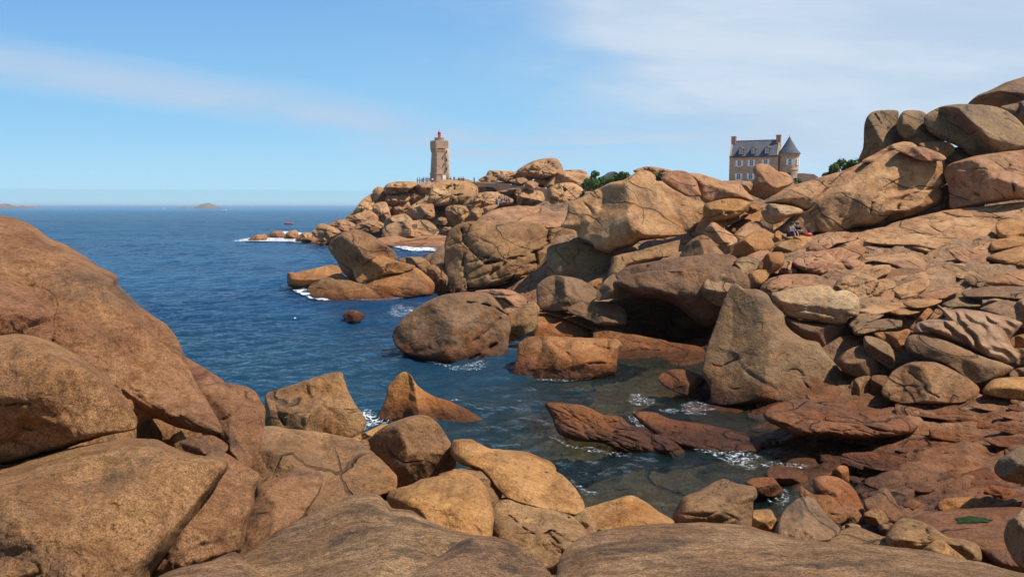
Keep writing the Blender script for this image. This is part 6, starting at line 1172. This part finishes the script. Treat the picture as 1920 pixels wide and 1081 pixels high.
# ---------------------------------------------------------------- countless lesser slabs and stones that cover the shore between the traced ones
def ray_ground(px, py, lo, hi):
    Ds = np.linspace(lo, hi, 260); W = unproj(np.full(260, px), np.full(260, py), Ds)
    below = W[:, 2] < ground_z(W[:, 0], W[:, 1]); k = np.argmax(below)
    return float(Ds[k]) if below.any() and k > 0 else None
def inside(p, P):
    c = False; n = len(P)
    for i in range(n):
        a, b = P[i], P[(i+1) % n]
        if (a[1] > p[1]) != (b[1] > p[1]) and p[0] < (b[0]-a[0])*(p[1]-a[1])/(b[1]-a[1])+a[0]: c = not c
    return c
LAND = [(400, 800, 'the upright cracked boulder'), (845, 615, 'the largest pool boulder'), (1065, 665, 'the loaf boulder'), (1440, 660, 'the giant pyramid boulder'), (1060, 545, 'the block boulder'), (1745, 715, 'the crack-faced mound boulder'), (1790, 660, 'the fluted rock'), (1530, 570, 'the pale lumpy slab'), (1620, 670, 'the pear-shaped boulder'),
 (1570, 785, 'the overhanging wrinkled ledge'), (1475, 895, 'the loaf-shaped orange boulder'), (1660, 945, 'the peaked boulder'), (1815, 973, 'the green puddle'), (1895, 870, 'the big grey right-edge boulder'), (1780, 943, 'the palest oval cobble'), (1345, 950, 'the knobbly split dome'), (1500, 970, 'the dark pyramid boulder'), (1640, 910, 'the egg-shaped tan boulder'), (1700, 1010, 'the notched long boulder'),
 (1600, 370, 'the largest leaning slab'), (1850, 340, 'the squared boulder'), (1500, 440, 'the two sitting people'), (1420, 345, 'the snail-shaped boulder'), (1410, 465, 'the big rounded orange boulder'), (1350, 420, 'the curved-crack rock'), (1440, 405, 'the pale chipped rock'), (825, 330, 'the lighthouse'), (905, 385, 'the headland dome'), (1060, 365, 'the brain-textured boulder'), (795, 400, 'the pale squarish boulder'), (855, 405, 'the hollowed boulder'), (640, 440, 'the chain of sea rocks'), (690, 395, 'the dark seaward boulder'), (770, 430, 'the wrinkled hump'), (800, 455, 'the little beach'), (730, 355, 'the flat cap rock'),
 (1120, 600, 'the thin red ledge'), (1200, 580, 'the rounded boulder at the cave mouth'), (1280, 540, 'the overhang'), (1560, 480, 'the knobbly ledge'), (1620, 520, 'the crumpled ledge'), (1740, 450, 'the widest bedded ledge'), (1900, 440, 'the square-cut blocks'), (1880, 500, 'the slanting tan block'), (1740, 565, 'the yellow stained ledge'), (1880, 545, 'the grey right-edge slab')]
COLW = dict(p='pinkish', m='brown', o='orange', g='grey', t='rusty', f='tan')
SEEN = set()
def auto_label(x, y, w_, hh, wr, mt, noun):
    lm = sorted(LAND, key=lambda q: math.hypot(q[0]-x, (q[1]-y)*1.3))
    for l_ in lm[:3]:
        dx, dy = x-l_[0], y-l_[1]
        d = ('just ' if math.hypot(dx, dy) < 45 else 'some way ')+(('right of' if dx > 0 else 'left of') if abs(dx) > 1.6*abs(dy) else (('below' if dy > 0 else 'above') if abs(dy) > 1.6*abs(dx) else ('lower right of' if dx > 0 and dy > 0 else 'upper right of' if dx > 0 else 'lower left of' if dy > 0 else 'upper left of')))
        for sz in (('larger' if w_ > (wr[0]+wr[1])*.42 else 'small'),):
            for sh in (('flat' if hh/w_ < .4 else 'chunky'), ):
                t = '%s %s %s %s %s %s' % (sz, sh, COLW[mt], noun, d, l_[2])
                if t not in SEEN: SEEN.add(t); return t
    return t
def scatter(poly, count, wr, asp, lo, hi, ang, mats, name, cat, label, group, seed, lift=0.0, layp=0.5, thick=0.5):
    P = parse('F', poly); rng = random.Random(seed); x0, y0 = P.min(0); x1, y1 = P.max(0); n = 0; tries = 0; pts = []
    while n < count and tries < count*40:
        tries += 1; x, y = rng.uniform(x0, x1), rng.uniform(y0, y1)
        if not inside((x, y), P): continue
        w_ = rng.uniform(*wr)*(0.55+0.9*(y-y0)/(y1-y0+1)) if y1-y0 > 60 else rng.uniform(*wr)
        if any(abs(x-a) < (w_+b)*.28 and abs(y-c) < (w_+b)*.28*asp*1.6 for a, c, b in pts): continue
        D = ray_ground(x, y, lo, hi)
        if D is None: continue
        pts.append((x, y, w_)); t = math.radians(ang(x, y)+rng.uniform(-9, 9)); q = []
        k = rng.randint(8, 11); hh = w_*asp*rng.uniform(.7, 1.3); e = rng.uniform(2.2, 4.5)
        for i in range(k):
            a = 2*PI*i/k+rng.uniform(-.18, .18); ca, sa = math.cos(a), math.sin(a); r = (abs(ca)**e+abs(sa)**e)**(-1/e)*rng.uniform(.82, 1.08)
            u, v = ca*r*w_/2, sa*r*hh/2; q.append('%.1f,%.1f' % (x+u*math.cos(t)-v*math.sin(t), y+u*math.sin(t)+v*math.cos(t)))
        sz = w_*D/FPX; hm = hh*D/FPX
        lay = (hm*rng.uniform(.28, .5), rng.uniform(2, 4), math.degrees(t), rng.uniform(.12, .25)) if rng.random() < layp else None
        mt_ = rng.choice(mats); lab_ = auto_label(x, y, w_, hh, wr, mt_, name.split('_')[-1])
        rock('F', D+hm*thick*(.45 if 'slab' in name else .2)-lift, hm*thick*rng.uniform(.8, 1.3), hm*rng.uniform(.4, 1.0), mt_, name, lab_, cat, group, ' '.join(q), n=rng.uniform(.5, 1.0), ac=rng.uniform(0, .6), lay=lay, seed=seed*1000+n, back=1.5, a=(7 if 'slab' in name else 3.2))
        n += 1
scatter('1500,455 1600,440 1720,415 1930,395 1930,570 1800,600 1640,640 1600,600 1610,540 1500,520 1480,480', 44, (60, 170), .22, 30, 62, lambda x, y: -14 if y < 520 else -8, ['p', 'p', 'p', 'm'], 'weathered_slab', 'ledge', 'weathered slab among the bedded ledges of the right slope', 'weathered slabs of the right slope', 21, layp=.85)
scatter('1600,640 1930,610 1930,760 1640,760', 22, (30, 60), .55, 24, 36, lambda x, y: 5, ['g', 'm', 'm'], 'wedged_stone', 'rock', 'stone wedged in the gaps between the large boulders on the right', 'wedged stones on the right', 22)
scatter('1330,765 1930,755 1930,830 1700,880 1500,850', 34, (70, 190), .19, 15, 32, lambda x, y: 8, ['t', 't', 'm'], 'bedded_slab', 'ledge', 'thin brown bedded slab on the tidal shelf', 'bedded slabs of the tidal shelf', 23, layp=.85)
scatter('1560,860 1930,840 1930,1010 1700,1010 1640,960 1500,930', 40, (34, 90), .42, 9, 24, lambda x, y: 8, ['t', 't', 'm', 'o'], 'shore_stone', 'stone', 'lesser stone lying on the reddish shelf among the cobbles', 'lesser stones of the reddish shelf', 24)
scatter('560,445 640,430 690,385 720,360 860,350 1040,360 1090,395 860,425 850,455 700,455', 70, (14, 34), .62, 100, 215, lambda x, y: -5, ['f'], 'headland_stone', 'boulder', 'lesser brown boulder heaped in the headland below the lighthouse', 'lesser boulders of the headland', 25, layp=.2)
scatter('1000,560 1180,555 1330,600 1330,690 1180,680 1010,640', 22, (26, 60), .42, 28, 56, lambda x, y: 8, ['m', 't', 'o'], 'shore_stone', 'stone', 'lesser stone on the dark shelf between the pool boulders and the cave', 'lesser stones by the cave', 26)
scatter('1320,400 1500,400 1560,450 1480,500 1340,480', 16, (22, 50), .6, 42, 75, lambda x, y: -15, ['p', 'o', 'm'], 'wedged_stone', 'rock', 'stone wedged in the middle heap below the house', 'wedged stones of the middle heap', 27)
scatter('1270,960 1660,960 1700,1010 1500,1000 1300,985', 14, (26, 60), .6, 8, 22, lambda x, y: 0, ['m', 'g', 't'], 'cobble', 'stone', 'cobble in the dip behind the bottom right slab', 'cobbles behind the bottom right slab', 28)
# ---------------------------------------------------------------- green puddle on the flat shelf
c_ = P.mean(0); R_ = 10; Vp = []
P = P+np.stack([fbm(np.stack([P[:, 0]/14, P[:, 1]/6, 0*P[:, 0]], 1), 4)*9, fbm(np.stack([P[:, 0]/14, P[:, 1]/6, 0*P[:, 0]+9], 1), 4)*3.5], 1)
bpy.context.view_layer.update(); dg_ = bpy.context.evaluated_depsgraph_get()
shelf = [o for o in COL.objects if 'green puddle' in o.get('label', '') and o.type == 'MESH' and 'shelf' in o['label'] and 'flat orange' in o['label']][0]
inv = shelf.matrix_world.inverted(); last = None
for k in range(R_+1):
    row = []
    for q in c_+(P-c_)*k/R_:
        d = Vector(unproj(q[0], q[1], 1.0)-np.array([0, 0, HCAM])).normalized(); ok, loc_, nn, ii = shelf.ray_cast(inv @ Vector((0, 0, HCAM)), (inv.to_3x3() @ d).normalized())
        if ok: last = shelf.matrix_world @ loc_ + Vector((0, 0, .02))
        row.append(tuple(last) if last else pt(q[0], q[1], 13.5))
    Vp.append(np.array(row))
Vp = np.concatenate(Vp); j = np.arange(60); jn = (j+1) % 60
MAT_algae, t, b = principled('green_algae_water'); n = t.noise(t.add('ShaderNodeNewGeometry').outputs['Position'], 5.0, 6, .7)
t.set(b, 'Base Color', t.mix(t.step(n, .35, .65), c4(.010, .022, .008), c4(.026, .052, .018))); b.inputs['Roughness'].default_value = .95; b.inputs['Specular IOR Level'].default_value = 0.1
o = mesh_obj('puddle', Vp, [np.concatenate([np.stack([k*60+j, (k+1)*60+j, (k+1)*60+jn, k*60+jn], 1) for k in range(R_)])], MAT_algae); o['kind'] = 'structure'
a_ = o.data.attributes.new('edge', 'FLOAT', 'POINT'); a_.data.foreach_set('value', np.repeat(1-np.arange(R_+1)/R_, 60).astype(np.float32))
at_ = t.add('ShaderNodeAttribute', attribute_name='edge').outputs['Fac']; n9 = t.noise(t.add('ShaderNodeNewGeometry').outputs['Position'], 9.0, 6, .75)
t.set(b, 'Alpha', t.step(t.math('ADD', t.math('MULTIPLY', at_, 1.4), t.math('MULTIPLY_ADD', n9, 1.8, -.9)), .28, .55))

# ---------------------------------------------------------------- sea air: far things pale towards the horizon
hz = MB(); hz.box(-60000, 60000, -40, 71000, -22, 34); MAT_haze = bpy.data.materials.new('sea_haze'); MAT_haze.use_nodes = True; t = NT(MAT_haze.node_tree); t.n.clear()
o_ = t.add('ShaderNodeOutputMaterial'); pv = t.add('ShaderNodeVolumePrincipled'); pv.inputs['Color'].default_value = c4(.56, .79, 1.0); pv.inputs['Density'].default_value = 0.00008; pv.inputs['Anisotropy'].default_value = 0.2
t.l.new(pv.outputs[0], o_.inputs['Volume']); h_ = hz.build('haze', MAT_haze); h_['kind'] = 'stuff'; h_['label'] = 'thin pale sea haze over the water and islands'; h_['category'] = 'haze'
